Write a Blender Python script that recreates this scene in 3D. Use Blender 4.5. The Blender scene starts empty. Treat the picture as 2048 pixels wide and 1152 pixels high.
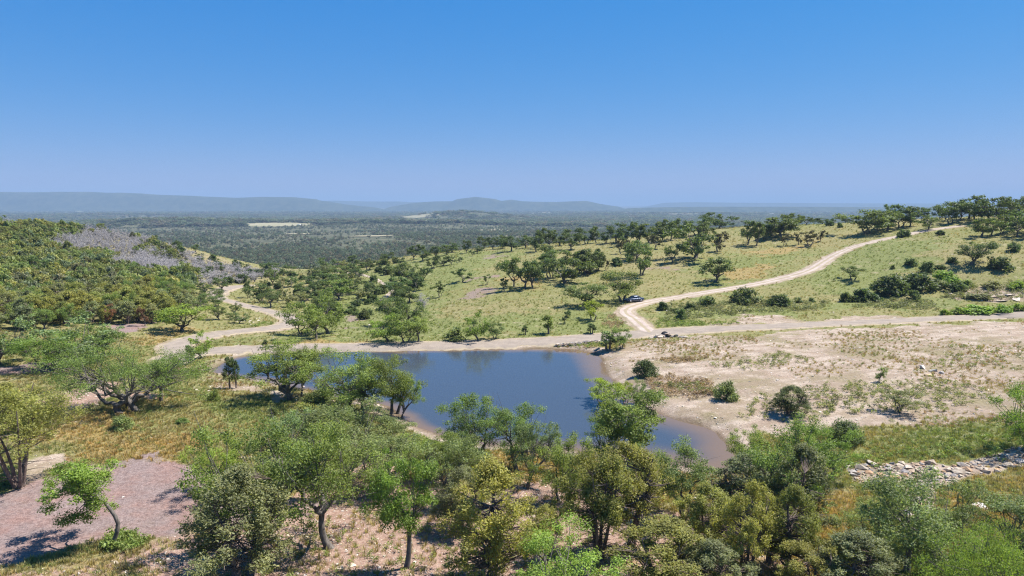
import bpy, math, random
import numpy as np
from mathutils import Vector

S = bpy.context.scene
R = math.radians

# ------------------------------------------------------------------ camera, sky, sun, exposure
F = 2048 * 24.0 / 36.0            # focal length in pixels of the 2048-wide photograph
CZ = 25.0                         # drone height above the dam road (z = 0)
PITCH = math.atan((576 - 407) / F)
cam_data = bpy.data.cameras.new("camera")
cam_data.lens, cam_data.sensor_width = 24.0, 36.0
cam_data.clip_start, cam_data.clip_end = 0.5, 120000.0
cam = bpy.data.objects.new("camera", cam_data)
S.collection.objects.link(cam)
cam.location = (0, 0, CZ)
cam.rotation_euler = (R(90) - PITCH, 0, 0)
S.camera = cam

SUN_EL, SUN_AZ = R(59), R(72)     # azimuth from +Y towards +X
world = bpy.data.worlds.new("World")
S.world = world
world.use_nodes = True
wn = world.node_tree
bg = wn.nodes["Background"]
sky = wn.nodes.new("ShaderNodeTexSky")
sky.sky_type = 'NISHITA'
sky.sun_disc = False
sky.sun_elevation, sky.sun_rotation = SUN_EL, SUN_AZ
sky.altitude, sky.air_density, sky.dust_density, sky.ozone_density = 500, 1.0, 0.2, 1.3
hsv = wn.nodes.new("ShaderNodeHueSaturation")
hsv.inputs["Saturation"].default_value = 1.28
tintn = wn.nodes.new("ShaderNodeMix"); tintn.data_type = 'RGBA'; tintn.blend_type = 'MULTIPLY'
tintn.inputs[0].default_value = 1.0; tintn.inputs[7].default_value = (.68, .82, 1.0, 1)
wn.links.new(sky.outputs[0], tintn.inputs[6]); wn.links.new(tintn.outputs[2], hsv.inputs["Color"])
# one response curve for the whole sky (film-like: blue nearly even, red rising to the horizon)
sepn, comn = wn.nodes.new("ShaderNodeSeparateColor"), wn.nodes.new("ShaderNodeCombineColor")
wn.links.new(hsv.outputs[0], sepn.inputs[0])
for ch, (amp, gam) in enumerate([(.72, .85), (.605, .49), (.86, .25)]):
    m1, m2, m3 = [wn.nodes.new("ShaderNodeMath") for _ in range(3)]
    m1.operation, m2.operation, m3.operation = 'MULTIPLY', 'POWER', 'MULTIPLY'
    m1.inputs[1].default_value, m2.inputs[1].default_value, m3.inputs[1].default_value = .104, gam, amp / .104
    wn.links.new(sepn.outputs[ch], m1.inputs[0]); wn.links.new(m1.outputs[0], m2.inputs[0]); wn.links.new(m2.outputs[0], m3.inputs[0]); wn.links.new(m3.outputs[0], comn.inputs[ch])
wn.links.new(comn.outputs[0], bg.inputs[0])
bg.inputs[1].default_value = 0.052

sun_data = bpy.data.lights.new("sun", 'SUN')
sun_data.energy, sun_data.angle, sun_data.color = 5.0, R(0.53), (1.0, 0.955, 0.89)
sun = bpy.data.objects.new("sun", sun_data)
S.collection.objects.link(sun)
sun.location = (60, 60, 150)
SUNV = Vector((math.cos(SUN_EL) * math.sin(SUN_AZ), math.cos(SUN_EL) * math.cos(SUN_AZ), math.sin(SUN_EL)))
sun.rotation_euler = SUNV.to_track_quat('Z', 'Y').to_euler()

vs = S.view_settings
vs.view_transform, vs.look, vs.exposure, vs.gamma = 'Standard', 'None', 1.0, 1.0
vs.use_curve_mapping = False
cy = S.cycles
cy.max_bounces, cy.diffuse_bounces, cy.glossy_bounces, cy.transmission_bounces, cy.volume_bounces = 8, 3, 2, 4, 1
cy.transparent_max_bounces = 6
cy.use_denoising = True
cy.denoising_prefilter = 'NONE'
cy.pixel_filter_type, cy.filter_width = 'BLACKMAN_HARRIS', 1.2
cy.caustics_reflective = cy.caustics_refractive = False

# ------------------------------------------------------------------ numpy helpers
def hash2(ix, iy, seed):
    n = (ix.astype(np.int64) * 374761393 + iy.astype(np.int64) * 668265263 + seed * 974711) & 0x7fffffff
    n = ((n ^ (n >> 13)) * 1274126177) & 0x7fffffff
    return ((n ^ (n >> 16)) & 0xffff) / 65535.0

def vnoise(x, y, scale, seed=0):
    x = np.asarray(x, float) / scale; y = np.asarray(y, float) / scale
    ix = np.floor(x); iy = np.floor(y); fx = x - ix; fy = y - iy
    fx = fx * fx * (3 - 2 * fx); fy = fy * fy * (3 - 2 * fy)
    a = hash2(ix, iy, seed); b = hash2(ix + 1, iy, seed); c = hash2(ix, iy + 1, seed); d = hash2(ix + 1, iy + 1, seed)
    return (a * (1 - fx) + b * fx) * (1 - fy) + (c * (1 - fx) + d * fx) * fy

def fbm(x, y, scale, seed=0, octv=4):
    s = 0; a = 0.5; t = 0
    for i in range(octv):
        s = s + a * vnoise(x, y, scale / 2 ** i, seed + i * 17); t += a; a *= 0.55
    return s / t

def sstep(a, b, x):
    t = np.clip((x - a) / (b - a), 0, 1)
    return t * t * (3 - 2 * t)

def seg_dist(px, py, line):
    best = np.full(np.shape(px), 1e9)
    for (x0, y0), (x1, y1) in zip(line[:-1], line[1:]):
        dx, dy = x1 - x0, y1 - y0
        t = np.clip(((px - x0) * dx + (py - y0) * dy) / (dx * dx + dy * dy + 1e-9), 0, 1)
        best = np.minimum(best, np.hypot(px - x0 - t * dx, py - y0 - t * dy))
    return best

def sdf_poly(px, py, poly):
    px = np.asarray(px, float); py = np.asarray(py, float)
    d = seg_dist(px, py, list(poly) + [poly[0]])
    ins = np.zeros(px.shape, bool)
    n = len(poly)
    for i in range(n):
        x0, y0 = poly[i]; x1, y1 = poly[(i + 1) % n]
        if y0 == y1: continue
        c = ((y0 > py) != (y1 > py)) & (px < (x1 - x0) * (py - y0) / (y1 - y0) + x0)
        ins ^= c
    return np.where(ins, -d, d)

# ------------------------------------------------------------------ pixel rays
cp, sp = math.cos(PITCH), math.sin(PITCH)
def ray(u, v):
    a = (np.asarray(u, float) - 1024) / F; b = (576 - np.asarray(v, float)) / F
    return np.stack([a, cp + b * sp, -sp + b * cp], -1)      # unit forward depth

def on_z(u, v, z):
    r = ray(u, v); t = (z - CZ) / r[..., 2]
    return r * t[..., None] + np.array([0, 0, CZ])

def at_y(u, v, y):
    r = ray(u, v); t = y / r[..., 1]
    return r * np.asarray(t)[..., None] + np.array([0, 0, CZ])

# ------------------------------------------------------------------ the lie of the land: surveyed points -> smooth surface
PZ = [(600,692,0),(800,690,0),(1000,686,0),(1150,678,.2),(1300,664,.6),(1500,655,1.1),(1750,645,1.6),(2040,630,2.5),
      (100,1150,1.0),(600,1150,1.0),(1100,1150,1.0),(1600,1150,1.2),(2000,1150,1.6),(100,950,.8),(500,950,.4),(900,900,-.1),
      (1300,960,0),(1700,960,.1),(2000,950,1.2),(50,850,.9),(250,820,.7),(400,780,.3),(450,735,-.2),(330,705,.3),(100,720,.9),
      (1400,760,.8),(1600,750,1.4),(1900,740,2.2),(2040,700,3.0),(1600,850,.5),(1900,850,1.2),(430,668,0),(580,650,-1),
      (500,615,-2.5),(440,595,-3.5),(475,574,-4.3),(200,655,1.5),(20,650,2.5),(350,640,.6),(700,660,-1.6),(900,660,-.2),
      (1100,640,.9),(1200,610,1.9),(640,640,-2.6)]
PY = [(1430,565,185),(1270,606,159),(1000,600,175),(850,600,190),(750,560,240),(900,540,240),(1100,540,225),(1300,540,210),
      (1500,530,205),(1700,520,200),(1900,500,190),(2048,500,185),(1700,600,160),(2000,580,160),(1900,452,235),(1650,500,225),
      (1750,470,240),(640,540,310),(800,515,320),(960,497,325),(1100,489,320),(1300,470,310),(1450,456,300),(1600,450,290),
      (1830,440,260),(2048,432,240),(650,590,215),(560,570,240),
      (100,600,165),(300,590,175),(100,520,240),(300,540,230),(0,446,330),(200,463,330),(270,475,322),(400,505,310),(540,548,310),(480,565,255)]
pts = [on_z(u, v, z) for u, v, z in PZ] + [at_y(u, v, y) for u, v, y in PY]
W0 = []
for u, v, y in PY:
    if y >= 240 and v < 560 and (u, v) not in [(750, 560), (900, 540), (1750, 470), (100, 520)]:
        p = at_y(u, v, y); q = p * 1.35; W0.append((q[0], q[1], p[2] - 16))
W0 += [(-60, 0, 2), (0, 0, 2), (60, 0, 3), (-120, 40, 5), (130, 50, 5), (-60, -60, 4), (60, -60, 4), (220, 120, 8), (240, 190, 18),
       (-180, 120, 6), (-260, 220, 14), (250, 30, 8), (-250, 20, 8), (330, 250, 12), (-330, 330, 6)]
CP = np.array([list(p) for p in pts] + [list(p) for p in W0])
def _tps(r2): return np.where(r2 > 0, 0.5 * r2 * np.log(r2 + 1e-12), 0)
_sc = 100.0
_P = CP[:, :2] / _sc
_K = _tps(((_P[:, None] - _P[None]) ** 2).sum(-1)) + np.eye(len(_P)) * 0.002
_Q = np.hstack([np.ones((len(_P), 1)), _P])
_A = np.block([[_K, _Q], [_Q.T, np.zeros((3, 3))]])
_w = np.linalg.solve(_A, np.concatenate([CP[:, 2], np.zeros(3)]))
def tps(x, y):
    P = np.stack([np.ravel(x), np.ravel(y)], -1) / _sc
    out = np.empty(len(P))
    for i in range(0, len(P), 40000):
        p = P[i:i + 40000]
        k = _tps(((p[:, None] - _P[None]) ** 2).sum(-1))
        out[i:i + 40000] = k @ _w[:-3] + _w[-3] + p @ _w[-2:]
    return out.reshape(np.shape(x))

def valley(x, y):
    r = np.hypot(x, y)
    z = -44 - 22 * sstep(600, 5000, r) - 8 * sstep(5000, 30000, r)
    amp = 7 + 4 * sstep(2500, 9000, r)
    z = z + amp * (fbm(x, y, 700, 5, 4) - 0.5) * 2 * sstep(500, 1200, r) + 10 * (fbm(x, y, 2600, 9, 2) - .5) * sstep(1500, 4000, r)
    for bx, by, sx, sy, h in [(-280, 3600, 330, 260, 44), (-1150, 2300, 330, 220, 20), (-420, 2350, 420, 200, 16), (1300, 5200, 900, 300, 12), (-2600, 4600, 800, 350, 12)]:
        z = z + h * np.exp(-((x - bx) / sx) ** 2 - ((y - by) / sy) ** 2)
    return z

WATER = -0.42
POND_PX = [(425,742),(445,727),(480,714),(540,707),(620,704),(700,702.5),(850,701),(1000,699.5),(1090,698),(1150,699),(1185,706),(1200,718),
           (1210,735),(1222,757),(1240,778),(1275,806),(1320,832),(1390,849),(1432,866),(1462,893),(1470,925),(1440,938),(1390,936),(1300,922),
           (1200,907),(1100,897),(1040,893),(960,890),(900,877),(868,867),(838,857),(800,832),(765,808),(690,796),(620,780),(560,769),(500,757),(455,750)]
POND = [tuple(p[:2]) for p in on_z(np.array([a for a, b in POND_PX]), np.array([b for a, b in POND_PX]), WATER)]

def H0(x, y):
    x = np.asarray(x, float); y = np.asarray(y, float)
    r = np.hypot(x, y)
    w = sstep(370, 620, r)
    b = np.where(r < 640, tps(np.clip(x, -640, 640), np.clip(y, -640, 640)), 0)
    b = np.maximum(b, -70)
    return b * (1 - w) + valley(x, y) * w

ROADS = {}
def H(x, y):
    x = np.asarray(x, float); y = np.asarray(y, float)
    r = np.hypot(x, y)
    near = r < 480
    z = H0(x, y)
    if near.any():
        xn, yn, zn = x[near], y[near], z[near]
        rd = np.full(xn.shape, 1e9)
        for line, wd in ROADS.values():
            rd = np.minimum(rd, seg_dist(xn, yn, line) - wd)
        keep = sstep(0.0, 4.0, rd)
        zn = zn + keep * ((fbm(xn, yn, 14, 3, 4) - .5) * 0.7 + (fbm(xn, yn, 2.2, 8, 2) - .5) * 0.16)
        sd = sdf_poly(xn, yn, POND) + (fbm(xn, yn, 3.0, 31, 3) - .5) * 1.6
        bank = np.where(sd < 0, WATER - np.minimum(2.2, 0.22 * -sd), WATER + 0.03 + 0.10 * sd)
        t = sstep(0.2, 3.2, sd)
        zn = np.where(sd < 0, bank, np.where(sd < 3.2, np.maximum(bank * (1 - t) + zn * t, WATER + .03), zn))
        z = z.copy(); z[near] = zn
    return z

_T = np.geomspace(30, 420, 380)
def G(u, v, tmax=None):
    """pixel on the ground -> world point (first hit; on a ridge line the closest pass)."""
    u = np.atleast_1d(np.asarray(u, float)); v = np.atleast_1d(np.asarray(v, float))
    out = np.empty((len(u), 3))
    for i in range(0, len(u), 100):
        r = ray(u[i:i+100], v[i:i+100])
        p = r[:, None] * _T[None, :, None] + np.array([0, 0, CZ])
        g = p[..., 2] - H0(p[..., 0], p[..., 1])
        hit = g < 0
        k = np.where(hit.any(1), hit.argmax(1), g.argmin(1))
        k0 = np.maximum(k - 1, 0); ar = np.arange(len(k))
        ga, gb = g[ar, k0], g[ar, k]
        f = np.where(hit.any(1), ga / np.maximum(ga - gb, 1e-6), 1.0)
        t = _T[k0] + (_T[k] - _T[k0]) * f
        q = r * t[:, None]; q[:, 2] = 0
        q[:, 2] = H(q[:, 0], q[:, 1])
        out[i:i+100] = q
    return out

def GP(px):   # list of pixels -> list of ground (x, y)
    a = np.array(px, float)
    return [tuple(p[:2]) for p in G(a[:, 0], a[:, 1])]

def smooth_line(line, n=6):
    P = [np.array(p, float) for p in line]; P = [2 * P[0] - P[1]] + P + [2 * P[-1] - P[-2]]
    out = []
    for i in range(1, len(P) - 2):
        for k in range(n):
            t = k / n
            out.append(tuple(0.5 * ((2 * P[i]) + (-P[i-1] + P[i+1]) * t + (2*P[i-1] - 5*P[i] + 4*P[i+1] - P[i+2]) * t*t + (-P[i-1] + 3*P[i] - 3*P[i+1] + P[i+2]) * t**3)))
    out.append(tuple(P[-2]))
    return out

_ra = smooth_line(GP([(2040,630),(1900,637),(1750,644),(1600,650.5),(1450,657.5),(1330,664),(1240,672),(1150,679),(1050,684.5),(950,688),(850,690),(750,692),(650,694),(560,696),(500,698),(445,701),(400,705),(365,711),(340,722)]))
_ra = [(_ra[0][0] + 60, _ra[0][1] + 6)] + _ra
_rb = smooth_line(GP([(365,708),(352,697),(362,687),(395,677),(430,669),(480,663),(535,658),(572,652),(588,643),(570,632),(530,621),(490,611),(455,602),(432,592),(440,583),(475,574),(500,571)]))
_rc = smooth_line(GP([(1300,666),(1288,655),(1268,638),(1252,627),(1256,617),(1290,606),(1340,597.5),(1400,587),(1460,577.5),(1520,567),(1580,553),(1620,540),(1645,525),(1670,510),(1700,497),(1740,485),(1790,474),(1850,462),(1915,452.5)]))
_rd = smooth_line(GP([(672,545),(710,548),(745,556),(770,568),(790,577),(778,588),(762,602)]))
ROADS['road'] = (_ra, 3.2); ROADS['lane'] = (_rb, 2.9); ROADS['track'] = (_rc, 2.0)

# ------------------------------------------------------------------ object helpers
def tag(o, label=None, cat=None, group=None, kind=None):
    for k, v in (("label", label), ("category", cat), ("group", group), ("kind", kind)):
        if v: o[k] = v
    return o

def link(o, parent=None):
    S.collection.objects.link(o)
    if parent is not None: o.parent = parent
    return o

def np_mesh(name, verts, faces, mats=(), smooth=False, mat_idx=None):
    """verts (n,3); faces: an (m,k) array or a list of lists"""
    me = bpy.data.meshes.new(name)
    verts = np.asarray(verts, np.float32)
    if isinstance(faces, np.ndarray):
        k = faces.shape[1]; tot = np.full(len(faces), k, np.int32); flat = faces.ravel().astype(np.int32)
    else:
        tot = np.array([len(f) for f in faces], np.int32); flat = np.array([i for f in faces for i in f], np.int32)
    me.vertices.add(len(verts)); me.vertices.foreach_set("co", verts.ravel())
    me.loops.add(len(flat)); me.loops.foreach_set("vertex_index", flat)
    me.polygons.add(len(tot))
    st = np.concatenate([[0], np.cumsum(tot)[:-1]]).astype(np.int32)
    me.polygons.foreach_set("loop_start", st); me.polygons.foreach_set("loop_total", tot)
    if smooth: me.polygons.foreach_set("use_smooth", np.ones(len(tot), bool))
    for m in mats: me.materials.append(m)
    if mat_idx is not None: me.polygons.foreach_set("material_index", np.asarray(mat_idx, np.int32))
    me.update(calc_edges=True)
    return me

def attr_f(me, name, vals):
    a = me.attributes.new(name, 'FLOAT', 'POINT'); a.data.foreach_set("value", np.asarray(vals, np.float32))
def attr_c(me, name, vals):
    a = me.attributes.new(name, 'FLOAT_COLOR', 'POINT'); v = np.ones((len(vals), 4), np.float32); v[:, :3] = vals
    a.data.foreach_set("color", v.ravel())

def mesh_obj(name, me, parent=None):
    return link(bpy.data.objects.new(name, me), parent)

# ------------------------------------------------------------------ material helpers
class NT:
    def __init__(s, name):
        s.m = bpy.data.materials.new(name); s.m.use_nodes = True
        s.t = s.m.node_tree; s.b = s.t.nodes["Principled BSDF"]; s.out = s.t.nodes["Material Output"]
    def n(s, typ, **kw):
        nd = s.t.nodes.new("ShaderNode" + typ)
        for k, v in kw.items(): setattr(nd, k, v)
        return nd
    def l(s, a, b): s.t.links.new(a, b)
    def put(s, sock, v):
        if isinstance(v, bpy.types.NodeSocket): s.l(v, sock)
        else: sock.default_value = v if not (isinstance(v, tuple) and len(v) == 3 and sock.type == 'RGBA') else (*v, 1)
    def noise(s, scale, detail=4, rough=.55, vec=None, dist=0):
        nd = s.n("TexNoise"); nd.inputs["Scale"].default_value = scale; nd.inputs["Detail"].default_value = detail
        nd.inputs["Roughness"].default_value = rough; nd.inputs["Distortion"].default_value = dist
        if vec is not None: s.l(vec, nd.inputs["Vector"])
        return nd.outputs["Fac"]
    def math(s, op, a, b=0.0, clamp=False):
        nd = s.n("Math", operation=op, use_clamp=clamp); s.put(nd.inputs[0], a); s.put(nd.inputs[1], b); return nd.outputs[0]
    def mix(s, f, a, b, mode='MIX'):
        nd = s.n("Mix", data_type='RGBA', blend_type=mode); s.put(nd.inputs[0], f); s.put(nd.inputs[6], a); s.put(nd.inputs[7], b); return nd.outputs[2]
    def ramp(s, f, a, b, lo=0.0, hi=1.0):
        nd = s.n("MapRange", interpolation_type='SMOOTHSTEP'); s.put(nd.inputs[0], f)
        nd.inputs[1].default_value, nd.inputs[2].default_value = a, b; nd.inputs[3].default_value, nd.inputs[4].default_value = lo, hi
        return nd.outputs[0]
    def attr(s, name, typ='GEOMETRY'):
        return s.n("Attribute", attribute_name=name, attribute_type=typ)
    def pos(s): return s.n("NewGeometry").outputs["Position"]
    def bump(s, h, strength=.5, dist=.1):
        nd = s.n("Bump"); nd.inputs["Strength"].default_value = strength; nd.inputs["Distance"].default_value = dist
        s.l(h, nd.inputs["Height"]); s.l(nd.outputs[0], s.b.inputs["Normal"])
    def fin(s, col, rough=.9, spec=.2):
        s.put(s.b.inputs["Base Color"], col); s.put(s.b.inputs["Roughness"], rough); s.b.inputs["Specular IOR Level"].default_value = spec
        return s.m

def leaf_material(name, src='OBJECT', trans=.42, vary=.55, warm=(1.25, 1.12, .7)):
    t = NT(name)
    base = t.n("ObjectInfo").outputs["Color"] if src == 'OBJECT' else t.attr("tint", 'INSTANCER').outputs["Color"]
    g = t.n("NewGeometry")
    rnd = g.outputs["Random Per Island"]
    cl = t.attr("clump").outputs["Fac"]
    k = t.math('ADD', t.math('MULTIPLY', rnd, vary), t.math('ADD', t.math('MULTIPLY', cl, vary), 1 - vary))
    c = t.mix(1.0, base, k, 'MULTIPLY')
    nd = t.n("Combine" + "Color"); 
    warmc = t.mix(1.0, c, (*warm, 1), 'MULTIPLY')
    c = t.mix(t.ramp(t.math('FRACT', t.math('MULTIPLY', rnd, 7.31)), .55, 1.0, 0, .8), c, warmc)
    t.fin(c, .55, .25)
    tr = t.n("BsdfTranslucent"); t.l(t.mix(1.0, c, (1.25, 1.3, .6, 1), 'MULTIPLY'), tr.inputs[0])
    mx = t.n("MixShader"); mx.inputs[0].default_value = trans
    t.l(t.b.outputs[0], mx.inputs[1]); t.l(tr.outputs[0], mx.inputs[2]); t.l(mx.outputs[0], t.out.inputs[0])
    t.t.nodes.remove(nd)
    return t.m

def bark_material(name, a, b):
    t = NT(name); p = t.n("TexCoord").outputs["Object"]
    mp = t.n("Mapping"); mp.inputs["Scale"].default_value = (1, 1, .25); t.l(p, mp.inputs[0])
    f = t.noise(9, 5, .65, mp.outputs[0])
    c = t.mix(t.ramp(f, .3, .7), a, b)
    t.bump(f, .6, .05)
    return t.fin(c, .95, .1)

M = {}
M['oak_leaf'] = leaf_material("oak_leaves")
M['juniper_leaf'] = leaf_material("juniper_sprays", trans=.45, vary=.6, warm=(1.2, 1.08, .75))
M['inst_leaf'] = leaf_material("massed_leaves", 'INST', trans=.35, vary=.4, warm=(1.15, 1.06, .8))
M['inst_grass'] = leaf_material("grass_blades", 'INST', trans=.35, vary=.45, warm=(1.2, 1.0, .8))
M['oak_bark'] = bark_material("oak_bark", (.075, .066, .058), (.20, .175, .155))
M['juniper_bark'] = bark_material("juniper_bark", (.09, .06, .05), (.24, .19, .165))
M['grey_twig'] = bark_material("grey_twigs", (.28, .262, .258), (.45, .425, .42))

# ------------------------------------------------------------------ ground cover zones (what the soil is, from the photograph's outlines)
ZPX = {
 'mulch': [[(-60,1010),(80,962),(140,932),(270,926),(388,926),(400,1000),(380,1062),(290,1085),(130,1112),(0,1135),(-80,1150)],
           [(-60,735),(130,712),(142,738),(60,748),(-60,757)], [(222,652),(310,636),(334,645),(252,672)],
           [(900,592),(980,574),(992,588),(930,602)], [(932,557),(988,545),(998,551),(940,561)], [(958,512),(1015,506),(1012,514),(965,518)],
           [(1290,537),(1350,530),(1347,539),(1300,543)], [(80,575),(160,570),(160,582),(85,585)],
           [(690,640),(705,632),(712,652),(690,660)], [(400,1010),(560,990),(640,1010),(560,1060),(400,1060)]],
 'dirt':  [[(1185,703),(1225,694),(1255,684),(1330,677),(1500,668),(1750,656),(2060,640),(2250,660),(2250,800),(2060,838),(1900,836),(1750,852),(1640,848),(1560,856),(1480,884),(1440,868),(1390,846),(1318,828),(1272,800),(1235,770),(1205,730)],
           [(1415,645),(1500,630),(1560,634),(1600,646),(1450,655)], [(1640,640),(1760,622),(1830,640),(1700,648)], [(1880,582),(1960,572),(2060,580),(2060,605),(1960,608)],
           [(1920,632),(1985,622),(2060,618),(2060,626)], [(20,640),(60,630),(55,600),(30,600)], [(330,715),(360,700),(372,725),(350,740)],
           [(425,752),(500,763),(600,788),(560,792),(430,770)], [(115,800),(230,780),(240,800),(130,830)], [(90,900),(140,890),(135,930),(60,955)],
           [(1180,700),(1110,694),(1110,699),(1190,712)]],
 'litter': [[(130,505),(200,458),(300,455),(360,480),(560,545),(500,568),(380,575),(260,565),(190,535)], [(-60,455),(110,440),(110,455),(-60,472)]],
 'pink':  [[(420,1060),(560,980),(640,930),(720,915),(840,930),(900,990),(1100,960),(1240,975),(1300,1000),(1420,1030),(1530,1080),(1560,1180),(1200,1220),(600,1220),(380,1180),(0,1200),(-60,1150),(130,1115)],
           [(560,930),(660,900),(700,930),(600,970)], [(100,790),(240,770),(250,800),(120,835)]],
 'gold':  [[(960,895),(1100,890),(1180,925),(1170,960),(1080,975),(1020,935)], [(1300,945),(1420,955),(1520,960),(1500,1040),(1400,1050),(1310,1000)],
           [(1620,985),(1700,985),(1740,1060),(1660,1090),(1600,1050)], [(1870,975),(1960,965),(2060,935),(2060,1060),(1940,1060),(1890,1030)],
           [(1500,1060),(1640,1080),(1660,1180),(1520,1180)], [(120,870),(260,855),(400,880),(400,925),(260,922),(140,925)],
           [(260,665),(330,650),(400,665),(345,690),(290,690)], [(560,690),(640,680),(740,680),(720,690),(600,694)], [(150,830),(230,800),(330,800),(240,860),(130,870)],
           [(1010,560),(1060,540),(1100,545),(1080,575)], [(1440,540),(1560,530),(1540,560),(1450,565)], [(1500,500),(1640,480),(1620,500),(1520,515)]],
 'green': [[(640,700),(620,650),(640,600),(700,560),(800,520),(960,500),(1040,505),(1000,540),(900,600),(900,640),(1100,620),(1260,625),(1280,660),(1150,672),(900,680),(760,682)],
           [(1300,662),(1310,645),(1500,645),(1500,655)], [(430,690),(540,678),(630,676),(560,690),(470,693)], [(320,690),(340,676),(400,680),(360,690)],
           [(400,800),(540,790),(600,840),(560,860),(430,850)], [(1700,905),(1760,885),(1960,870),(2060,850),(2060,890),(1990,915),(1850,918),(1740,930)],
           [(1580,560),(1760,480),(1900,480),(1850,540),(1700,600)], [(1390,520),(1600,500),(1560,550),(1400,600)], [(1540,838),(1500,800),(1640,770),(1900,770),(1980,800),(1760,830)],
           [(1800,990),(1850,1000),(1860,1040),(1810,1040)], [(1300,625),(1480,612),(1680,605),(1900,600),(1880,620),(1640,622),(1450,640),(1310,645)],
           [(200,1090),(300,1070),(290,1100),(210,1105)]],
}
ZW = {k: [GP(p) for p in v] for k, v in ZPX.items()}
ZEDGE = {'mulch': 2.4, 'dirt': 2.4, 'litter': [[(130,505),(200,458),(300,455),(360,480),(560,545),(500,568),(380,575),(260,565),(190,535)], [(-60,455),(110,440),(110,455),(-60,472)]],
 'pink': 4.0, 'litter': 5.0, 'gold': 3.5, 'green': 5.0}
def zones(x, y):
    x = np.asarray(x, float); y = np.asarray(y, float)
    out = {}
    e = (fbm(x, y, 5, 41, 4) - .5) * 2
    far = 1 + np.hypot(x, y) / 150
    for k, polys in ZW.items():
        m = np.zeros(x.shape)
        for p in polys:
            sd = sdf_poly(x, y, p) + e * ZEDGE[k] * far * 1.2
            m = np.maximum(m, 1 - sstep(-ZEDGE[k] * far * .5, ZEDGE[k] * far * .5, sd))
        out[k] = m
    sd = sdf_poly(x, y, POND)
    out['wet'] = 1 - sstep(0.1, 1.0, sd + e * .6)
    rd = np.full(x.shape, 1e9)
    for line, wd in list(ROADS.values()): rd = np.minimum(rd, seg_dist(x, y, line) - wd)
    out['road_d'] = rd
    out['chan'] = 1 - sstep(-.2, .8, sdf_poly(x, y, CHAN)) if 'CHAN' in globals() else np.zeros(x.shape)
    out['dirt'] = np.maximum(out['dirt'], out['chan']); out['gold'] = out['gold'] * .85
    out['pond_d'] = sd
    shore = (1 - sstep(1.0, 4.0, sd + e * 2)) * .8
    out['mulch'] = np.maximum(out['mulch'] * (1 - .35 * sstep(130, 170, y)), .45 * out['litter'])
    out['dirt'] = np.maximum(out['dirt'], np.maximum(shore, (1 - sstep(.0, 1.4, rd + e * .8)) * .7))
    return out

CHAN_PX = [(1698,938),(1745,926),(1800,930),(1850,926),(1905,938),(1945,928),(1985,916),(2020,905),(2060,890),(2060,935),(2010,938),(1975,950),(1930,952),(1900,968),(1858,975),(1862,1000),(1850,1035),(1812,1035),(1822,1000),(1800,985),(1760,968),(1715,962)]
CHAN = GP(CHAN_PX)
def grid_mesh(xs, ys):
    X, Y = np.meshgrid(xs, ys); nx, ny = len(xs), len(ys)
    i = np.arange(nx * ny).reshape(ny, nx)
    f = np.stack([i[:-1, :-1], i[:-1, 1:], i[1:, 1:], i[1:, :-1]], -1).reshape(-1, 4)
    return X.ravel(), Y.ravel(), f

def graded(lim, step, g):
    a = [0.0]
    while a[-1] < lim: a.append(a[-1] + max(step, g * a[-1]))
    return np.array(a)

# --- near ground
t = NT("ground_soil_and_grass")
P = t.pos()
zA, zB = t.attr("zone_a"), t.attr("zone_b")
sa, sb = t.n("SeparateColor"), t.n("SeparateColor")
t.l(zA.outputs["Color"], sa.inputs[0]); t.l(zB.outputs["Color"], sb.inputs[0])
n_big, n_mid, n_fine, n_pix = t.noise(.035, 4, .6, P), t.noise(.33, 6, .65, P), t.noise(3.1, 6, .7, P), t.noise(14, 3, .7, P)
grass = t.mix(t.ramp(t.math('ADD', t.math('MULTIPLY', n_mid, .7), t.math('MULTIPLY', n_big, .5)), .42, .74), (.265, .225, .11), (.185, .19, .068))
grass = t.mix(t.ramp(t.math('ADD', sb.outputs[0], t.math('MULTIPLY', n_mid, .8)), .55, 1.3), grass, (.18, .195, .07))
gold = t.mix(n_fine, (.31, .215, .095), (.27, .22, .09))
grass = t.mix(t.ramp(t.math('ADD', sa.outputs[2], t.math('MULTIPLY', n_mid, .7)), .6, 1.25), grass, gold)
grass = t.mix(t.ramp(n_fine, .32, .68), t.mix(1.0, grass, (.62, .64, .6, 1), 'MULTIPLY'), t.mix(1.0, grass, (1.18, 1.15, 1.1, 1), 'MULTIPLY'))
bare = t.ramp(t.math('ADD', n_mid, t.math('MULTIPLY', n_fine, .35)), .74, .86)
grass = t.mix(t.math('MULTIPLY', bare, .6), grass, (.36, .29, .19))
dirt = t.mix(t.ramp(n_mid, .36, .62), (.33, .248, .185), (.45, .368, .29))
dirt = t.mix(t.ramp(t.noise(.12, 5, .6, P), .5, .64), dirt, t.mix(n_fine, (.22, .18, .10), (.30, .25, .15)))
dirt = t.mix(t.ramp(n_fine, .3, .62), t.mix(1.0, dirt, (.66, .64, .62, 1), 'MULTIPLY'), dirt)
dirt = t.mix(t.ramp(n_pix, .62, .75), dirt, (.5, .44, .37))
dirt = t.mix(t.ramp(t.noise(.23, 6, .7, P), .5, .6, 0, .75), dirt, t.mix(n_fine, (.19, .145, .09), (.30, .235, .155)))
trk = t.n('TexWave'); trk.inputs['Scale'].default_value = .09; trk.inputs['Distortion'].default_value = 5.0; trk.inputs['Detail'].default_value = 3; trk.inputs['Detail Scale'].default_value = 1.5; mpt = t.n('Mapping'); mpt.inputs['Rotation'].default_value = (0, 0, 1.35); t.l(P, mpt.inputs[0]); t.l(mpt.outputs[0], trk.inputs[0])
dirt = t.mix(t.ramp(trk.outputs['Fac'], .0, .35, .5, 0), dirt, (.25, .19, .135))
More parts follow.
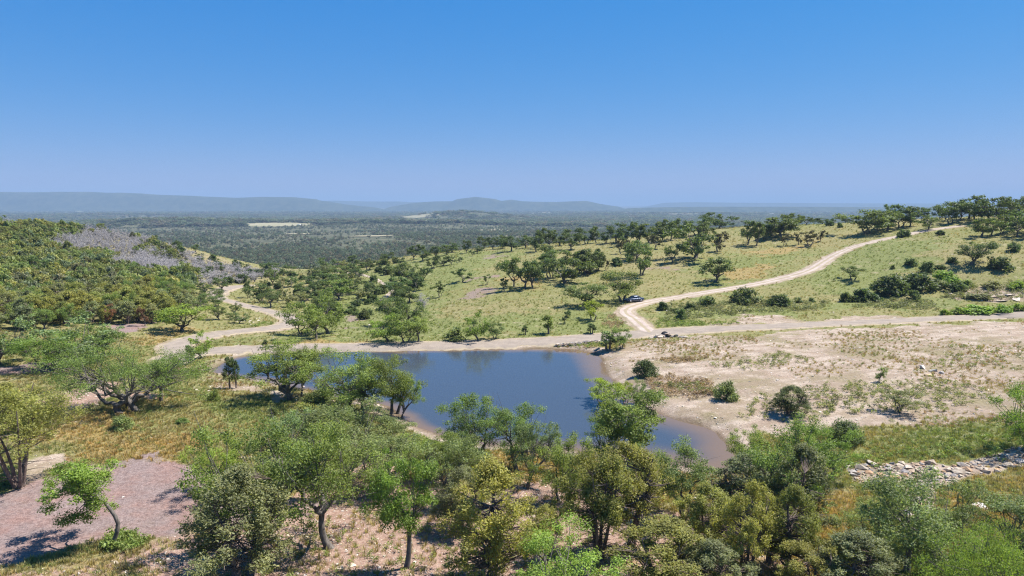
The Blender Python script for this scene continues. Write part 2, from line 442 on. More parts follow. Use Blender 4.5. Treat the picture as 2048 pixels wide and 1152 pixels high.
c = t.mix(t.ramp(t.math('ADD', sa.outputs[1], t.math('MULTIPLY', t.math('SUBTRACT', n_mid, .5), .9)), .3, .72), grass, dirt)
pink = t.mix(t.ramp(n_fine, .35, .65), (.235, .142, .106), (.37, .255, .195))
pink = t.mix(t.ramp(n_pix, .6, .72), pink, (.62, .56, .5))
pink = t.mix(t.ramp(n_mid, .56, .7), pink, (.27, .21, .09))
c = t.mix(t.ramp(t.math('ADD', sb.outputs[1], t.math('MULTIPLY', t.math('SUBTRACT', n_mid, .5), .7)), .3, .7), c, pink)
vor = t.n("TexVoronoi"); vor.inputs["Scale"].default_value = 11.0; t.l(P, vor.inputs[0])
sv = t.n("SeparateColor"); t.l(vor.outputs["Color"], sv.inputs[0])
mul = t.mix(sv.outputs[0], (.205, .15, .135), (.31, .242, .222))
mul = t.mix(t.ramp(n_fine, .35, .62), t.mix(1.0, mul, (.72, .70, .70, 1), 'MULTIPLY'), mul)
mul = t.mix(t.ramp(t.noise(1.1, 5, .7, P), .56, .72, 0, .5), mul, (.17, .12, .09))
mul = t.mix(t.ramp(n_mid, .35, .7), mul, t.mix(1.0, mul, (1.1, .93, .86, 1), 'MULTIPLY'))
c = t.mix(t.ramp(t.math('ADD', sa.outputs[0], t.math('MULTIPLY', t.math('SUBTRACT', n_fine, .5), .5)), .3, .8), c, mul)
c = t.mix(t.math('MULTIPLY', sb.outputs[2], .8), c, (.11, .075, .045))
hgt = t.math('ADD', t.math('MULTIPLY', n_fine, 1.0), t.math('MULTIPLY', n_pix, .5))
t.bump(hgt, .7, .22)
M['ground'] = t.fin(c, .95, .12)

xs_ = graded(390, .62, .0085); xs = np.concatenate([-xs_[:0:-1], xs_])
ys_ = [30.0]
while ys_[-1] < 475: ys_.append(ys_[-1] + max(.5, .0065 * ys_[-1]))
ys = np.concatenate([np.arange(-80, 30, 4.0), np.array(ys_)])
gx, gy, gf = grid_mesh(xs, ys)
gz = H(gx, gy)
me = np_mesh("ground", np.stack([gx, gy, gz], -1), gf, [M['ground']], smooth=True)
zz = zones(gx, gy)
attr_c(me, "zone_a", np.stack([zz['mulch'], zz['dirt'], zz['gold']], -1))
attr_c(me, "zone_b", np.stack([zz['green'], zz['pink'], zz['wet']], -1))
tag(mesh_obj("ground", me), "ranch slope of grass, bare caliche and wood mulch around the pond", None, None, "structure")

# --- far valley floor
t = NT("valley_floor")
P = t.pos()
nf1, nf2, nf3 = t.noise(.0011, 5, .6, P), t.noise(.006, 6, .65, P), t.noise(.035, 5, .7, P)
c = t.mix(t.ramp(nf3, .35, .65), (.055, .063, .04), (.13, .125, .075))
c = t.mix(t.ramp(t.math('ADD', t.math('MULTIPLY', nf2, .7), t.math('MULTIPLY', nf1, .4)), .62, .72), c, (.20, .19, .11))
mpv = t.n("Mapping"); mpv.inputs["Scale"].default_value = (1, .55, 1); t.l(P, mpv.inputs[0])
vf = t.n("TexVoronoi"); vf.inputs["Scale"].default_value = .0042; t.l(mpv.outputs[0], vf.inputs[0])
svf = t.n("SeparateColor"); t.l(vf.outputs["Color"], svf.inputs[0])
fld = t.math('MULTIPLY', t.ramp(svf.outputs[0], .80, .82), t.ramp(t.noise(.0004, 2, .5, P), .42, .55))
c = t.mix(t.math('MULTIPLY', fld, .85), c, t.mix(svf.outputs[1], (.46, .40, .29), (.26, .27, .14)))
t.bump(nf3, .8, 6)
M['valley'] = t.fin(c, .95, .05)
t = NT("wooded_hill"); P = t.pos()
c = t.mix(t.ramp(t.noise(.01, 6, .7, P), .35, .65), (.035, .05, .03), (.075, .085, .05))
c = t.mix(t.ramp(t.noise(.0022, 6, .7, P), .66, .74, 0, .6), c, (.2, .19, .13)); t.bump(t.noise(.02, 5, .7, P), .8, 8)
M['hills'] = t.fin(c, .95, .05)
rr = [400.0]
while rr[-1] < 39000: rr.append(rr[-1] * 1.022)
rr = np.array(rr); th = np.radians(np.linspace(-72, 72, 340))
T, RR = np.meshgrid(th, rr)
vx, vy = (RR * np.sin(T)).ravel(), (RR * np.cos(T)).ravel()
i = np.arange(len(vx)).reshape(len(rr), len(th))
vfaces = np.stack([i[:-1, :-1], i[:-1, 1:], i[1:, 1:], i[1:, :-1]], -1).reshape(-1, 4)
vz = H(vx, vy) - np.where((np.abs(vx) < 385) & (vy < 470), 2.0, 0)
me = np_mesh("valley_ground", np.stack([vx, vy, vz], -1), vfaces, [M['valley']], smooth=True)
tag(mesh_obj("valley_ground", me), "wide wooded valley floor with pale fields stretching to the horizon", None, None, "structure")

# --- far hills: long mesas with a crest profile, real depth and gullied flanks
def hill(name, label, prof, dist, depth, base=-75, tilt=0.0):
    us = np.array([p[0] for p in prof], float); tops = np.array([p[1] for p in prof], float)
    uu = np.linspace(us[0], us[-1], max(60, int((us[-1] - us[0]) / 3)))
    tt = np.interp(uu, us, tops)
    ends = sstep(0, .08, np.linspace(0, 1, len(uu))) * sstep(0, .08, 1 - np.linspace(0, 1, len(uu)))
    prof_s = np.array([-1, -.8, -.62, -.45, -.3, -.16, 0, .2, .45, .75, 1.0])
    V = []
    for s in prof_s:
        y = dist + s * depth
        x = (uu - 1024) / F * dist
        crest = base + (CZ + (407 - tt) / F * dist - base) * ends
        k = (1 - abs(s) ** 1.5)
        k = k * k * (3 - 2 * k) if abs(s) > .01 else 1.0
        nz = (fbm(x, np.full_like(x, y * .6), depth * .35, 77, 4) - .5) * 2
        z = base + (crest - base) * np.clip(k + nz * .22 * (0 if abs(s) < .01 else 1) * (1 - abs(s)) , 0, 1)
        V.append(np.stack([x, np.full_like(x, y) + nz * depth * .12, z], -1))
    V = np.concatenate(V); n = len(uu)
    i = np.arange(len(V)).reshape(len(prof_s), n)
    f = np.stack([i[:-1, :-1], i[:-1, 1:], i[1:, 1:], i[1:, :-1]], -1).reshape(-1, 4)
    o = mesh_obj(name, np_mesh(name, V, f, [M['hills']], smooth=True))
    tag(o, label, None, None, "structure")
hill("hills", "long wooded ridge closing the valley", [(-260,392),(-150,386),(0,384),(60,385),(110,384.5),(180,384),(215,386),(260,386),(330,390),(390,392),(430,394),(480,396),(530,394),(590,394.5),(630,398),(660,404),(690,409),(740,414),(820,421)], 8800, 700)
hill("hills", "far low blue ridge behind the valley", [(560,407),(640,402),(680,401.5),(740,403),(800,403),(840,405),(900,407)], 14500, 1200)
hill("hills", "pair of flat-topped blue mesas rising from the valley", [(750,418),(800,411),(835,405),(870,403),(905,402.5),(915,398.5),(935,396),(952,394),(975,396.5),(992,398.5),(1003,402),(1022,399.5),(1045,402.5),(1070,403.5),(1110,404),(1150,402.5),(1172,402),(1184,404.5),(1200,408),(1225,412),(1270,418)], 9200, 600)
hill("hills", "long faint blue tableland on the horizon", [(1270,411),(1310,408),(1330,405.5),(1380,404.5),(1480,405.5),(1600,406),(1700,406.5),(1850,407),(1980,409),(2120,412)], 15000, 1500)
hill("hills", "dark low ridge in front of the faint tableland", [(1180,421),(1260,416),(1330,414.5),(1450,413.5),(1600,413.5),(1750,414),(1900,414),(2100,416),(2300,420)], 7500, 700)

# --- water
t = NT("pond_water")
P = t.pos()
mp = t.n("Mapping"); mp.inputs["Scale"].default_value = (1.0, .55, 1); mp.inputs["Rotation"].default_value = (0, 0, .35); t.l(P, mp.inputs[0])
w1, w2 = t.noise(2.6, 4, .6, mp.outputs[0], .6), t.noise(.12, 3, .5, P)
t.bump(t.math('MULTIPLY', w1, t.ramp(w2, .3, .7, .25, 1.4)), .5, .034)
t.b.inputs["IOR"].default_value = 1.333
shd = t.attr("shore").outputs["Fac"]
wc = t.mix(t.ramp(shd, 0, 2.2), (.15, .10, .06), (.045, .058, .078))
M['water'] = t.fin(wc, .06, .5)
wp = np.array(POND); cen = wp.mean(0)
bx0, by0 = wp.min(0) - 3; bx1, by1 = wp.max(0) + 3
wx, wy, wf = grid_mesh(np.arange(bx0, bx1, .8), np.arange(by0, by1, .8))
wsd = sdf_poly(wx, wy, POND)
keep = (wsd[wf].max(1) < 2.2)
wme = np_mesh("pond_water", np.stack([wx, wy, np.full_like(wx, WATER)], -1), wf[keep], [M['water']], smooth=True)
attr_f(wme, "shore", (1 - .68 * sstep(-6, 14, wx)) * np.maximum(-wsd + (fbm(wx, wy, 6, 5, 3) - .5) * 3, 0))
tag(mesh_obj("pond_water", wme), "still blue stock pond held back by the gravel dam road", None, None, "structure")

# --- roads: crowned gravel sheets laid on the ground
def road_mat(name, c0, c1, ruts):
    t = NT(name); P = t.pos()
    n1, n2, n3 = t.noise(.5, 5, .65, P), t.noise(5, 5, .7, P), t.noise(.09, 4, .6, P)
    c = t.mix(t.ramp(n1, .3, .7), c0, c1)
    c = t.mix(t.ramp(n2, .3, .55), t.mix(1.0, c, (.78, .77, .76, 1), 'MULTIPLY'), c)
    ac = t.attr("across").outputs["Fac"]
    a = t.math('ABSOLUTE', ac)
    if ruts:
        mid = t.math('MAXIMUM', t.ramp(t.math('ADD', a, t.math('MULTIPLY', n1, .4)), .52, .34), t.ramp(t.math('ADD', a, t.math('MULTIPLY', n1, .5)), 1.0, 1.2))
        c = t.mix(t.math('MULTIPLY', mid, .85), c, t.mix(n2, (.22, .19, .10), (.34, .27, .19)))
    else:
        wheel = t.ramp(t.math('ABSOLUTE', t.math('SUBTRACT', a, .42)), .2, .05)
        c = t.mix(t.math('MULTIPLY', wheel, .35), c, t.mix(1.0, c, (1.18, 1.16, 1.14, 1), 'MULTIPLY'))
        c = t.mix(t.math('MULTIPLY', t.ramp(t.math('ADD', a, t.math('MULTIPLY', t.math('SUBTRACT', n1, .5), .9)), .78, 1.1), .9), c, t.mix(n2, (.40, .31, .23), (.30, .26, .14)))
    t.bump(n2, .5, .06)
    return t.fin(c, .95, .15)
M['road'] = road_mat("graded_gravel", (.235, .195, .158), (.30, .25, .20), False)
M['track'] = road_mat("caliche_track", (.34, .27, .225), (.46, .385, .33), True)
def strip(name, label, line, half, mat, lift=.07):
    L = np.array(smooth_line(line, 3)); d = np.gradient(L, axis=0); d /= np.hypot(d[:, 0], d[:, 1])[:, None] + 1e-9
    nrm = np.stack([d[:, 1], -d[:, 0]], -1)
    ac = np.array([-1.25, -1, -.75, -.45, -.2, 0, .2, .45, .75, 1, 1.25])
    V = []; A = []
    jit = (fbm(L[:, 0] * 3, L[:, 1] * 3, 4, 63, 3) - .5) * .9
    for k, a in enumerate(ac):
        q = L + nrm * half * (a + (jit * np.sign(a) * (abs(a) >= 1)))[:, None]
        z = H(q[:, 0], q[:, 1]) + (-.12 if abs(a) > 1.1 else lift + .04 * (1 - abs(a)))
        V.append(np.stack([q[:, 0], q[:, 1], z], -1)); A.append(np.full(len(q), a))
    V = np.concatenate(V); n = len(L)
    i = np.arange(len(V)).reshape(len(ac), n)
    f = np.stack([i[:-1, :-1], i[:-1, 1:], i[1:, 1:], i[1:, :-1]], -1).reshape(-1, 4)
    me = np_mesh(name, V, f, [mat], smooth=True); attr_f(me, "across", np.concatenate(A))
    tag(mesh_obj(name, me), label, None, None, "structure")
strip("road", "graded gravel road running across the pond dam", _ra, 2.75, M['road'])
strip("road", "graded gravel lane winding down towards the valley", _rb, 2.35, M['road'], .10)
strip("track", "pale two-rut caliche track climbing the hill past the parked car", _rc, 1.55, M['track'])
strip("track", "faint stony footpath through the brush of the ravine", _rd, .9, M['track'], .05)

# --- pale cleared fields on the valley floor
t = NT("cleared_field"); P = t.pos()
M['field'] = t.fin(t.mix(t.ramp(t.noise(.02, 5, .7, P), .3, .7), (.33, .29, .20), (.24, .23, .13)), .95, .05)
FIELDS = []
for fu, fr, fa, fb in [(555,2350,95,110),(590,2800,120,60),(430,2900,90,60),(330,3300,150,70),(250,3100,110,60),(505,3500,170,80),(690,3000,90,60),(770,2500,60,70),(830,3300,110,60),(620,1750,50,60),(745,1500,40,45),(900,2700,70,50),(180,3500,140,70),(400,4200,200,80),(960,4300,220,70),(1180,4700,200,80),(1330,5200,160,70)]:
    th_ = math.atan((fu - 1024) / F); cx_, cy_ = fr * math.sin(th_), fr * math.cos(th_)
    FIELDS.append((cx_, cy_, fa, fb))
    g_ = np.random.default_rng(int(fu)); na, nr_ = 22, 7
    rim = 1 + .22 * np.sin(np.arange(na) / na * 6.283 * 2 + g_.uniform(0, 6)) + g_.normal(size=na) * .09
    FV, FF = [], []
    for k in range(nr_):
        for a_ in range(na):
            q = (k / (nr_ - 1)) * rim[a_]; FV.append((cx_ + math.cos(a_ / na * 6.283) * fa * q, cy_ + math.sin(a_ / na * 6.283) * fb * q))
    FV = np.array(FV); FZ = H(FV[:, 0], FV[:, 1]) + 1.2
    for k in range(nr_ - 1):
        for a_ in range(na): FF.append([k * na + a_, k * na + (a_ + 1) % na, (k + 1) * na + (a_ + 1) % na, (k + 1) * na + a_])
    tag(mesh_obj("field", np_mesh("field", np.column_stack([FV, FZ]), FF, [M['field']], smooth=True)), "pale cleared field among the valley woodland", None, None, "structure")

# ------------------------------------------------------------------ plant builders
def tubes(paths, sides=5):
    """paths: list of (points (n,3), radii (n,)) -> verts, faces"""
    V, Fc, off = [], [], 0
    for pts_, rad in paths:
        pts_ = np.asarray(pts_, float); n = len(pts_)
        d = np.gradient(pts_, axis=0); d /= np.linalg.norm(d, axis=1)[:, None] + 1e-9
        ref = np.where(np.abs(d[:, 2:3]) > .9, np.array([[1., 0, 0]]), np.array([[0, 0, 1.]]))
        a = np.cross(d, ref); a /= np.linalg.norm(a, axis=1)[:, None] + 1e-9; b = np.cross(d, a)
        ang = np.arange(sides) / sides * 2 * np.pi
        ring = pts_[:, None] + (a[:, None] * np.cos(ang)[None, :, None] + b[:, None] * np.sin(ang)[None, :, None]) * np.asarray(rad)[:, None, None]
        V.append(ring.reshape(-1, 3))
        i = np.arange(n * sides).reshape(n, sides) + off; j = np.roll(i, -1, 1)
        Fc.append(np.stack([i[:-1], j[:-1], j[1:], i[1:]], -1).reshape(-1, 4)); off += n * sides
    return np.concatenate(V), np.concatenate(Fc)

def bez(p0, p1, p2, n):
    t_ = np.linspace(0, 1, n)[:, None]
    return (1 - t_) ** 2 * p0 + 2 * t_ * (1 - t_) * p1 + t_ * t_ * p2

def leaves(rng, centers, radii, per, size, flat=.7, spray=0.0, ratio=.62, up=.35):
    """rhombic leaves spread through clumps; returns verts, faces, clump attribute"""
    C, Nn, Cl, Sz, Out = [], [], [], [], []
    for c, r in zip(centers, radii):
        m = max(4, int(per * (r / radii.mean()) ** 1.6))
        d = rng.normal(size=(m, 3)); d /= np.linalg.norm(d, axis=1)[:, None]
        rad = r * rng.random(m) ** .42
        lob = 1 + .35 * np.sin(d[:, 0] * 4.1 + c[0] * 3) * np.cos(d[:, 1] * 3.7 + c[1] * 2)
        p = d * (rad * lob)[:, None]; p[:, 2] *= flat
        C.append(c + p); Out.append(d); Cl.append(np.full(m, rng.random())); Sz.append(size * rng.uniform(.65, 1.35, m))
    C = np.concatenate(C); Out = np.concatenate(Out); Cl = np.concatenate(Cl); Sz = np.concatenate(Sz)
    m = len(C)
    nrm = Out * .55 + np.array([0, 0, up]) + rng.normal(size=(m, 3)) * .55
    nrm /= np.linalg.norm(nrm, axis=1)[:, None]
    if spray > 0:
        tan = Out * .8 + np.array([0, 0, .9]) * spray + rng.normal(size=(m, 3)) * .45
    else:
        tan = rng.normal(size=(m, 3))
    tan -= nrm * (tan * nrm).sum(1)[:, None]; tan /= np.linalg.norm(tan, axis=1)[:, None] + 1e-9
    bi = np.cross(nrm, tan)
    L = Sz[:, None] * .5; Wd = L * ratio
    V = np.stack([C - tan * L, C + bi * Wd, C + tan * L, C - bi * Wd], 1).reshape(-1, 3)
    return V, np.arange(m * 4).reshape(m, 4), np.repeat(Cl, 4)

class Proto: pass
def finish(name, tv, tf, lv, lf, la, bark, leafm):
    p = Proto()
    p.trunk = np_mesh(name + "_trunk", tv, tf, [bark], smooth=True)
    p.crown = np_mesh(name + "_crown", lv, lf, [leafm])
    attr_f(p.crown, "clump", la)
    p.h = float(lv[:, 2].max()); q = np.percentile(np.abs(lv[:, 0]), 97); p.w = 2 * float(q)
    p.x0, p.x1 = float(np.percentile(lv[:, 0], 1)), float(np.percentile(lv[:, 0], 99))
    return p

def oak(seed, h, w, ncl, per, leaf, fork=.2, lean=(0, 0), stems=1, trunk_path=None, cz=.62, rz=.36, low=.35, gaps=3, limb_out=.5, crown_r=.13, r0=None, ell=1.0, boughs=None, bough_gap=.115):
    rng = np.random.default_rng(seed)
    r0 = r0 or (.028 * h + .012 * w) / math.sqrt(stems)
    ctr = np.array([lean[0], lean[1], h * cz])
    # boughs in a lobed dome, each a flat pad of leaf clumps with air between
    ph = rng.uniform(0, 6.28, 4)
    gapd = rng.normal(size=(gaps, 3)); gapd[:, 2] *= .4; gapd /= np.linalg.norm(gapd, axis=1)[:, None] if gaps else 1
    nb = boughs or max(9, int(ncl / 5.5)); bs, tries = [], 0
    while len(bs) < nb and tries < 6000:
        tries += 1
        d = rng.normal(size=3); d /= np.linalg.norm(d)
        rho = rng.uniform(.45, 1) ** .5
        hor = math.hypot(d[0], d[1]) * rho
        if d[2] * rho < -low + (-.35 * hor): continue
        if gaps and (gapd @ d).max() > .9 and rho > .5: continue
        az = math.atan2(d[1], d[0])
        lob = 1 + .2 * math.sin(2 * az + ph[0]) + .16 * math.sin(3 * az + ph[1]) + .12 * math.sin(5 * az + ph[2] + 2 * d[2])
        p = ctr + d * rho * lob * np.array([w / 2 * .82, w / 2 * .82 * ell, h * rz * .92])
        if any(np.linalg.norm((p - q) * [1, 1, 1.4]) < w * bough_gap for q in bs): continue
        bs.append(p)
    cs = []; per_b = max(2, ncl // len(bs))
    for q in bs:
        k_ = rng.uniform(.6, 1.3)
        for _ in range(max(2, int(per_b * k_))):
            cs.append(q + rng.normal(size=3) * np.array([.088, .088 * ell, .056]) * w * k_ ** .5 + np.array([0, 0, .01 * h]))
    cs = np.array(cs)
    rad = w * crown_r * rng.uniform(.45, 1.25, len(cs))
    paths = []
    forks = []
    for s in range(stems):
        b = np.array([0., 0, -.25])
        if stems > 1:
            a = s / stems * 6.283 + rng.uniform(-.4, .4); b[:2] = np.array([math.cos(a), math.sin(a)]) * r0 * 1.8
        if trunk_path is not None:
            tp = np.array(trunk_path, float)
        else:
            top = np.array([lean[0] * .35 + rng.normal() * .04 * h, lean[1] * .35 + rng.normal() * .04 * h, h * fork])
            if stems > 1: top[:2] += b[:2] / (np.linalg.norm(b[:2]) + 1e-6) * h * .11
            mid = (b + top) / 2 + np.array([rng.normal(), rng.normal(), 0]) * .04 * h
            tp = bez(b, mid, top, 6)
        rr_ = np.linspace(1.0, .72, len(tp)) * r0; rr_[0] *= 1.45
        if len(tp) > 4: rr_[1] *= 1.08
        paths.append((tp, rr_)); forks.append(tp[-1])
    k = max(3, int(3 + w / 2.5))
    az = np.arctan2(cs[:, 1] - ctr[1], cs[:, 0] - ctr[0])
    order = np.argsort(az + rng.normal(size=len(az)) * .25)
    for g, idx in enumerate(np.array_split(order, k)):
        if len(idx) == 0: continue
        f0 = forks[g % len(forks)]
        cg = cs[idx].mean(0)
        end = f0 + (cg - f0) * .85
        mid = f0 + (end - f0) * np.array([limb_out + .1, limb_out + .1, .42]) + rng.normal(size=3) * .05 * w
        lp = bez(f0, mid, end, 8)
        lp[1:-1] += rng.normal(size=(6, 3)) * .018 * w
        lr = np.linspace(.62, .16, 8) * r0
        paths.append((lp, lr))
        for ci in idx:
            dd = np.linalg.norm(lp - cs[ci], axis=1); j = min(7, max(2, int(dd.argmin()) - rng.integers(0, 3)))
            s_ = lp[j]; e_ = cs[ci] - np.array([0, 0, rad[ci] * .2])
            m_ = (s_ + e_) / 2 + rng.normal(size=3) * .07 * np.linalg.norm(e_ - s_) + np.array([0, 0, -.03 * h])
            paths.append((bez(s_, m_, e_, 4), np.linspace(lr[j] * .55, r0 * .045, 4)))
    for k in range(26 if per > 150 else 0):
        ci = rng.integers(len(cs)); d = cs[ci] - ctr; d = d / (np.linalg.norm(d) + 1e-6) + rng.normal(size=3) * .35
        e_ = cs[ci] + d * rad[ci] * rng.uniform(1.2, 2.0); paths.append((bez(cs[ci], (cs[ci] + e_) / 2 + rng.normal(size=3) * .05, e_, 4), np.linspace(r0 * .07, r0 * .025, 4)))
    tv, tf = tubes(paths, 6)
    lv, lf, la = leaves(rng, cs, rad, per, leaf, .72)
    return finish("oak", tv, tf, lv, lf, la, M['oak_bark'], M['oak_leaf'])

def vn3(p, seed):
    return float(vnoise(np.array([p[0] + p[2] * .7]), np.array([p[1] - p[2] * .9]), 1.0, seed)[0])

def juniper(seed, h, w, ncl, per, leaf, stems=3, bare=.22, taper=.55, twigs=30, spread=.30, dense=.13, top=.93):
    rng = np.random.default_rng(seed)
    r0 = (.022 * h + .01 * w) / math.sqrt(stems) * 1.25
    ph = rng.uniform(0, 6.28, 3)
    cs = []; tries = 0
    while len(cs) < ncl and tries < 9000:
        tries += 1
        z = rng.uniform(bare, top)
        tt = (z - bare) / (top - bare)
        prof = (math.sin(math.pi * min(1, .22 + tt * .78)) ** taper) * (1 - .25 * tt)
        a = rng.uniform(0, 6.283)
        rho = rng.uniform(.3, 1) ** .6 * prof * (1 + .22 * math.sin(2 * a + ph[0] + 4 * tt) + .15 * math.sin(3 * a + ph[1]))
        p = np.array([math.cos(a) * rho * w / 2 * .9, math.sin(a) * rho * w / 2 * .9, h * z])
        if vn3(p * 3.2 / w * 2, seed) < .42: continue
        cs.append(p)
    cs = np.array(cs); rad = w * dense * rng.uniform(.45, 1.2, len(cs))
    paths = []; stem_pts = []
    for s in range(stems):
        a = s / stems * 6.283 + rng.uniform(-.5, .5)
        b = np.array([math.cos(a) * r0 * 1.3, math.sin(a) * r0 * 1.3, -.25])
        e = np.array([math.cos(a) * w * spread * rng.uniform(.3, 1), math.sin(a) * w * spread * rng.uniform(.3, 1), h * rng.uniform(.68, .9)])
        m = np.array([e[0] * .55 + rng.normal() * .04 * w, e[1] * .55 + rng.normal() * .04 * w, h * .33])
        lp = bez(b, m, e, 10); rr_ = np.linspace(1, .15, 10) * r0; rr_[0] *= 1.35
        paths.append((lp, rr_)); stem_pts.append((lp, rr_))
    for c, r in zip(cs, rad):
        best = None
        for lp, rr_ in stem_pts:
            ok_ = np.where(lp[:, 2] < c[2] - .04 * h)[0]
            if len(ok_) == 0: continue
            j = ok_[np.linalg.norm(lp[ok_] - c, axis=1).argmin()]
            dd = np.linalg.norm(lp[j] - c)
            if best is None or dd < best[0]: best = (dd, lp[j], rr_[j])
        if best is None: continue
        m = (best[1] + c) / 2 + np.array([0, 0, -.02 * h]) + rng.normal(size=3) * .02 * w
        paths.append((bez(best[1], m, c, 4), np.linspace(best[2] * .45, r0 * .05, 4)))
    for k in range(twigs):
        lp, rr_ = stem_pts[rng.integers(len(stem_pts))]; j = rng.integers(2, 8)
        d = rng.normal(size=3); d[2] = abs(d[2]) * .4; d /= np.linalg.norm(d)
        e = lp[j] + d * w * rng.uniform(.12, .34)
        paths.append((bez(lp[j], (lp[j] + e) / 2 + rng.normal(size=3) * .03 * w, e, 4), np.linspace(r0 * .22, r0 * .04, 4)))
    tv, tf = tubes(paths, 5)
    lv, lf, la = leaves(rng, cs, rad, per, leaf, 1.25, spray=1.1, ratio=.40, up=.3)
    return finish("juniper", tv, tf, lv, lf, la, M['juniper_bark'], M['juniper_leaf'])

def shrub(seed, h, w, ncl, per, leaf, spray=0.0, mat='oak_leaf'):
    rng = np.random.default_rng(seed)
    cs = []
    while len(cs) < ncl:
        d = rng.normal(size=3); d[2] = abs(d[2]); d /= np.linalg.norm(d)
        cs.append(d * rng.uniform(.3, 1) ** .5 * np.array([w / 2 * .82, w / 2 * .82, h * .78]) + np.array([0, 0, h * .1]))
    cs = np.array(cs) * (1 + rng.normal(size=(ncl, 1)) * .08); rad = w * .17 * rng.uniform(.6, 1.2, ncl)
    paths = []
    for c in cs[:min(ncl, 16)]:
        paths.append((bez(np.array([c[0] * .08, c[1] * .08, -.12]), np.array([c[0] * .35, c[1] * .35, c[2] * .6]), c, 5), np.linspace(.03, .008, 5) * h * .7))
    tv, tf = tubes(paths, 4)
    lv, lf, la = leaves(rng, cs, rad, per, leaf, .85, spray=spray, ratio=.5 if spray else .62)
    return finish("shrub", tv, tf, lv, lf, la, M['oak_bark'], M[mat])

def bare_tree(seed, h, w, n1=9, n2=60, n3=260, thick=1.6):
    rng = np.random.default_rng(seed)
    r0 = .02 * h
    paths, tw = [], []
    lim = []
    for k in range(n1):
        a = rng.uniform(0, 6.283); q = rng.uniform(.15, .5) * w
        e = np.array([math.cos(a) * q, math.sin(a) * q, h * rng.uniform(.55, .95)])
        lp = bez(np.array([0, 0, -.2]), np.array([e[0] * .3, e[1] * .3, h * .42]), e, 8); paths.append((lp, np.linspace(1, .2, 8) * r0)); lim.append(lp)
    sub = []
    for k in range(n2):
        lp = lim[rng.integers(n1)]; j = rng.integers(2, 8); d = rng.normal(size=3); d[2] = abs(d[2]) * .7 + .2; d /= np.linalg.norm(d)
        e = lp[j] + d * h * rng.uniform(.12, .3); q = bez(lp[j], (lp[j] + e) / 2 + rng.normal(size=3) * .03 * h, e, 4); sub.append(q); paths.append((q, np.linspace(.3, .08, 4) * r0))
    for k in range(n3):
        lp = sub[rng.integers(n2)]; j = rng.integers(1, 4); d = rng.normal(size=3); d[2] = d[2] * .6 + .3; d /= np.linalg.norm(d)
        e = lp[j] + d * h * rng.uniform(.06, .16); tw.append((np.stack([lp[j], (lp[j] + e) / 2 + rng.normal(size=3) * .012 * h, e]), np.array([.14, .1, .05]) * r0 * thick))
    tv, tf = tubes(paths, 5); lv, lf = tubes(tw, 3)
    p = Proto(); p.trunk = np_mesh("bare_trunk", tv, tf, [M['grey_twig']], smooth=True); p.crown = np_mesh("bare_crown", lv, lf, [M['grey_twig']])
    p.h, p.w = float(lv[:, 2].max()), 2 * float(np.percentile(np.abs(lv[:, 0]), 97)); p.x0, p.x1 = float(lv[:, 0].min()), float(lv[:, 0].max())
    return p

PR = {}
LOD = {'n': (1.0, 1.0, 1.0), 'm': (.8, .48, 1.7), 'f': (.62, .36, 2.5)}
for L, (fc, fl, fs) in LOD.items():
    n_oak = 7 if L == 'n' else 6
    for i in range(n_oak):
        PR.setdefault('oak_' + L, []).append(oak(100 + i, 7.0, 7.4, int((100 if L == 'n' else 80) * fc), int((220 if L == 'n' else 165) * fl), (.122 if L == 'n' else .155) * fs, fork=(.14, .2, .24, .18, .28, .16, .22)[i],
            stems=(1, 1, 2, 1, 1, 3, 2)[i], gaps=(4, 2, 3, 5, 3, 2, 4)[i], rz=(.38, .42, .40, .37, .40, .40, .43)[i], cz=(.58, .56, .57, .6, .57, .57, .55)[i], low=(.45, .6, .5, .4, .5, .55, .65)[i], crown_r=.098 if L == 'n' else .118))
    for i in range(6 if L == 'n' else 4):
        PR.setdefault('juniper_' + L, []).append(juniper(200 + i, 6.5, 4.6, int(130 * fc), int((150 if L == 'n' else 120) * fl), (.12 if L == 'n' else .16) * fs, stems=(3, 2, 4, 1, 3, 2)[i], bare=(.26, .2, .3, .16, .24, .34)[i], taper=(.55, .7, .5, .6, .45, .6)[i], twigs=int(110 * fc), dense=.078 if L == 'n' else .11))
    for i in range(4):
        PR.setdefault('shrub_' + L, []).append(shrub(300 + i, 1.8, 2.4, int(34 * fc) + 4, int(110 * fl) + 8, .12 * fs))
    for i in range(3):
        PR.setdefault('cedar_' + L, []).append(shrub(340 + i, 2.6, 3.0, int(44 * fc) + 6, int(120 * fl) + 8, .16 * fs, spray=.9, mat='juniper_leaf'))
    for i in range(3):
        PR.setdefault('mesquite_' + L, []).append(oak(400 + i, 4.5, 4.2, int(60 * fc), int(130 * fl), .12 * fs, fork=.22, stems=(1, 2, 3)[i], gaps=5, crown_r=.12, low=.5))
    for i in range(3):
        PR.setdefault('sapling_' + L, []).append(juniper(430 + i, 3.4, 1.2, int(26 * fc) + 6, int(80 * fl) + 5, .12 * fs, stems=(1, 1, 2)[i], bare=.3, taper=.6, twigs=6, spread=.1, dense=.2))
for i in range(3): PR.setdefault('bare_n', []).append(bare_tree(500 + i, 5.0, 4.6))
for i in range(3): PR.setdefault('bare_f', []).append(bare_tree(510 + i, 5.0, 4.6, 7, 46, 420, 2.6))
PR['bare_m'] = PR['bare_f']

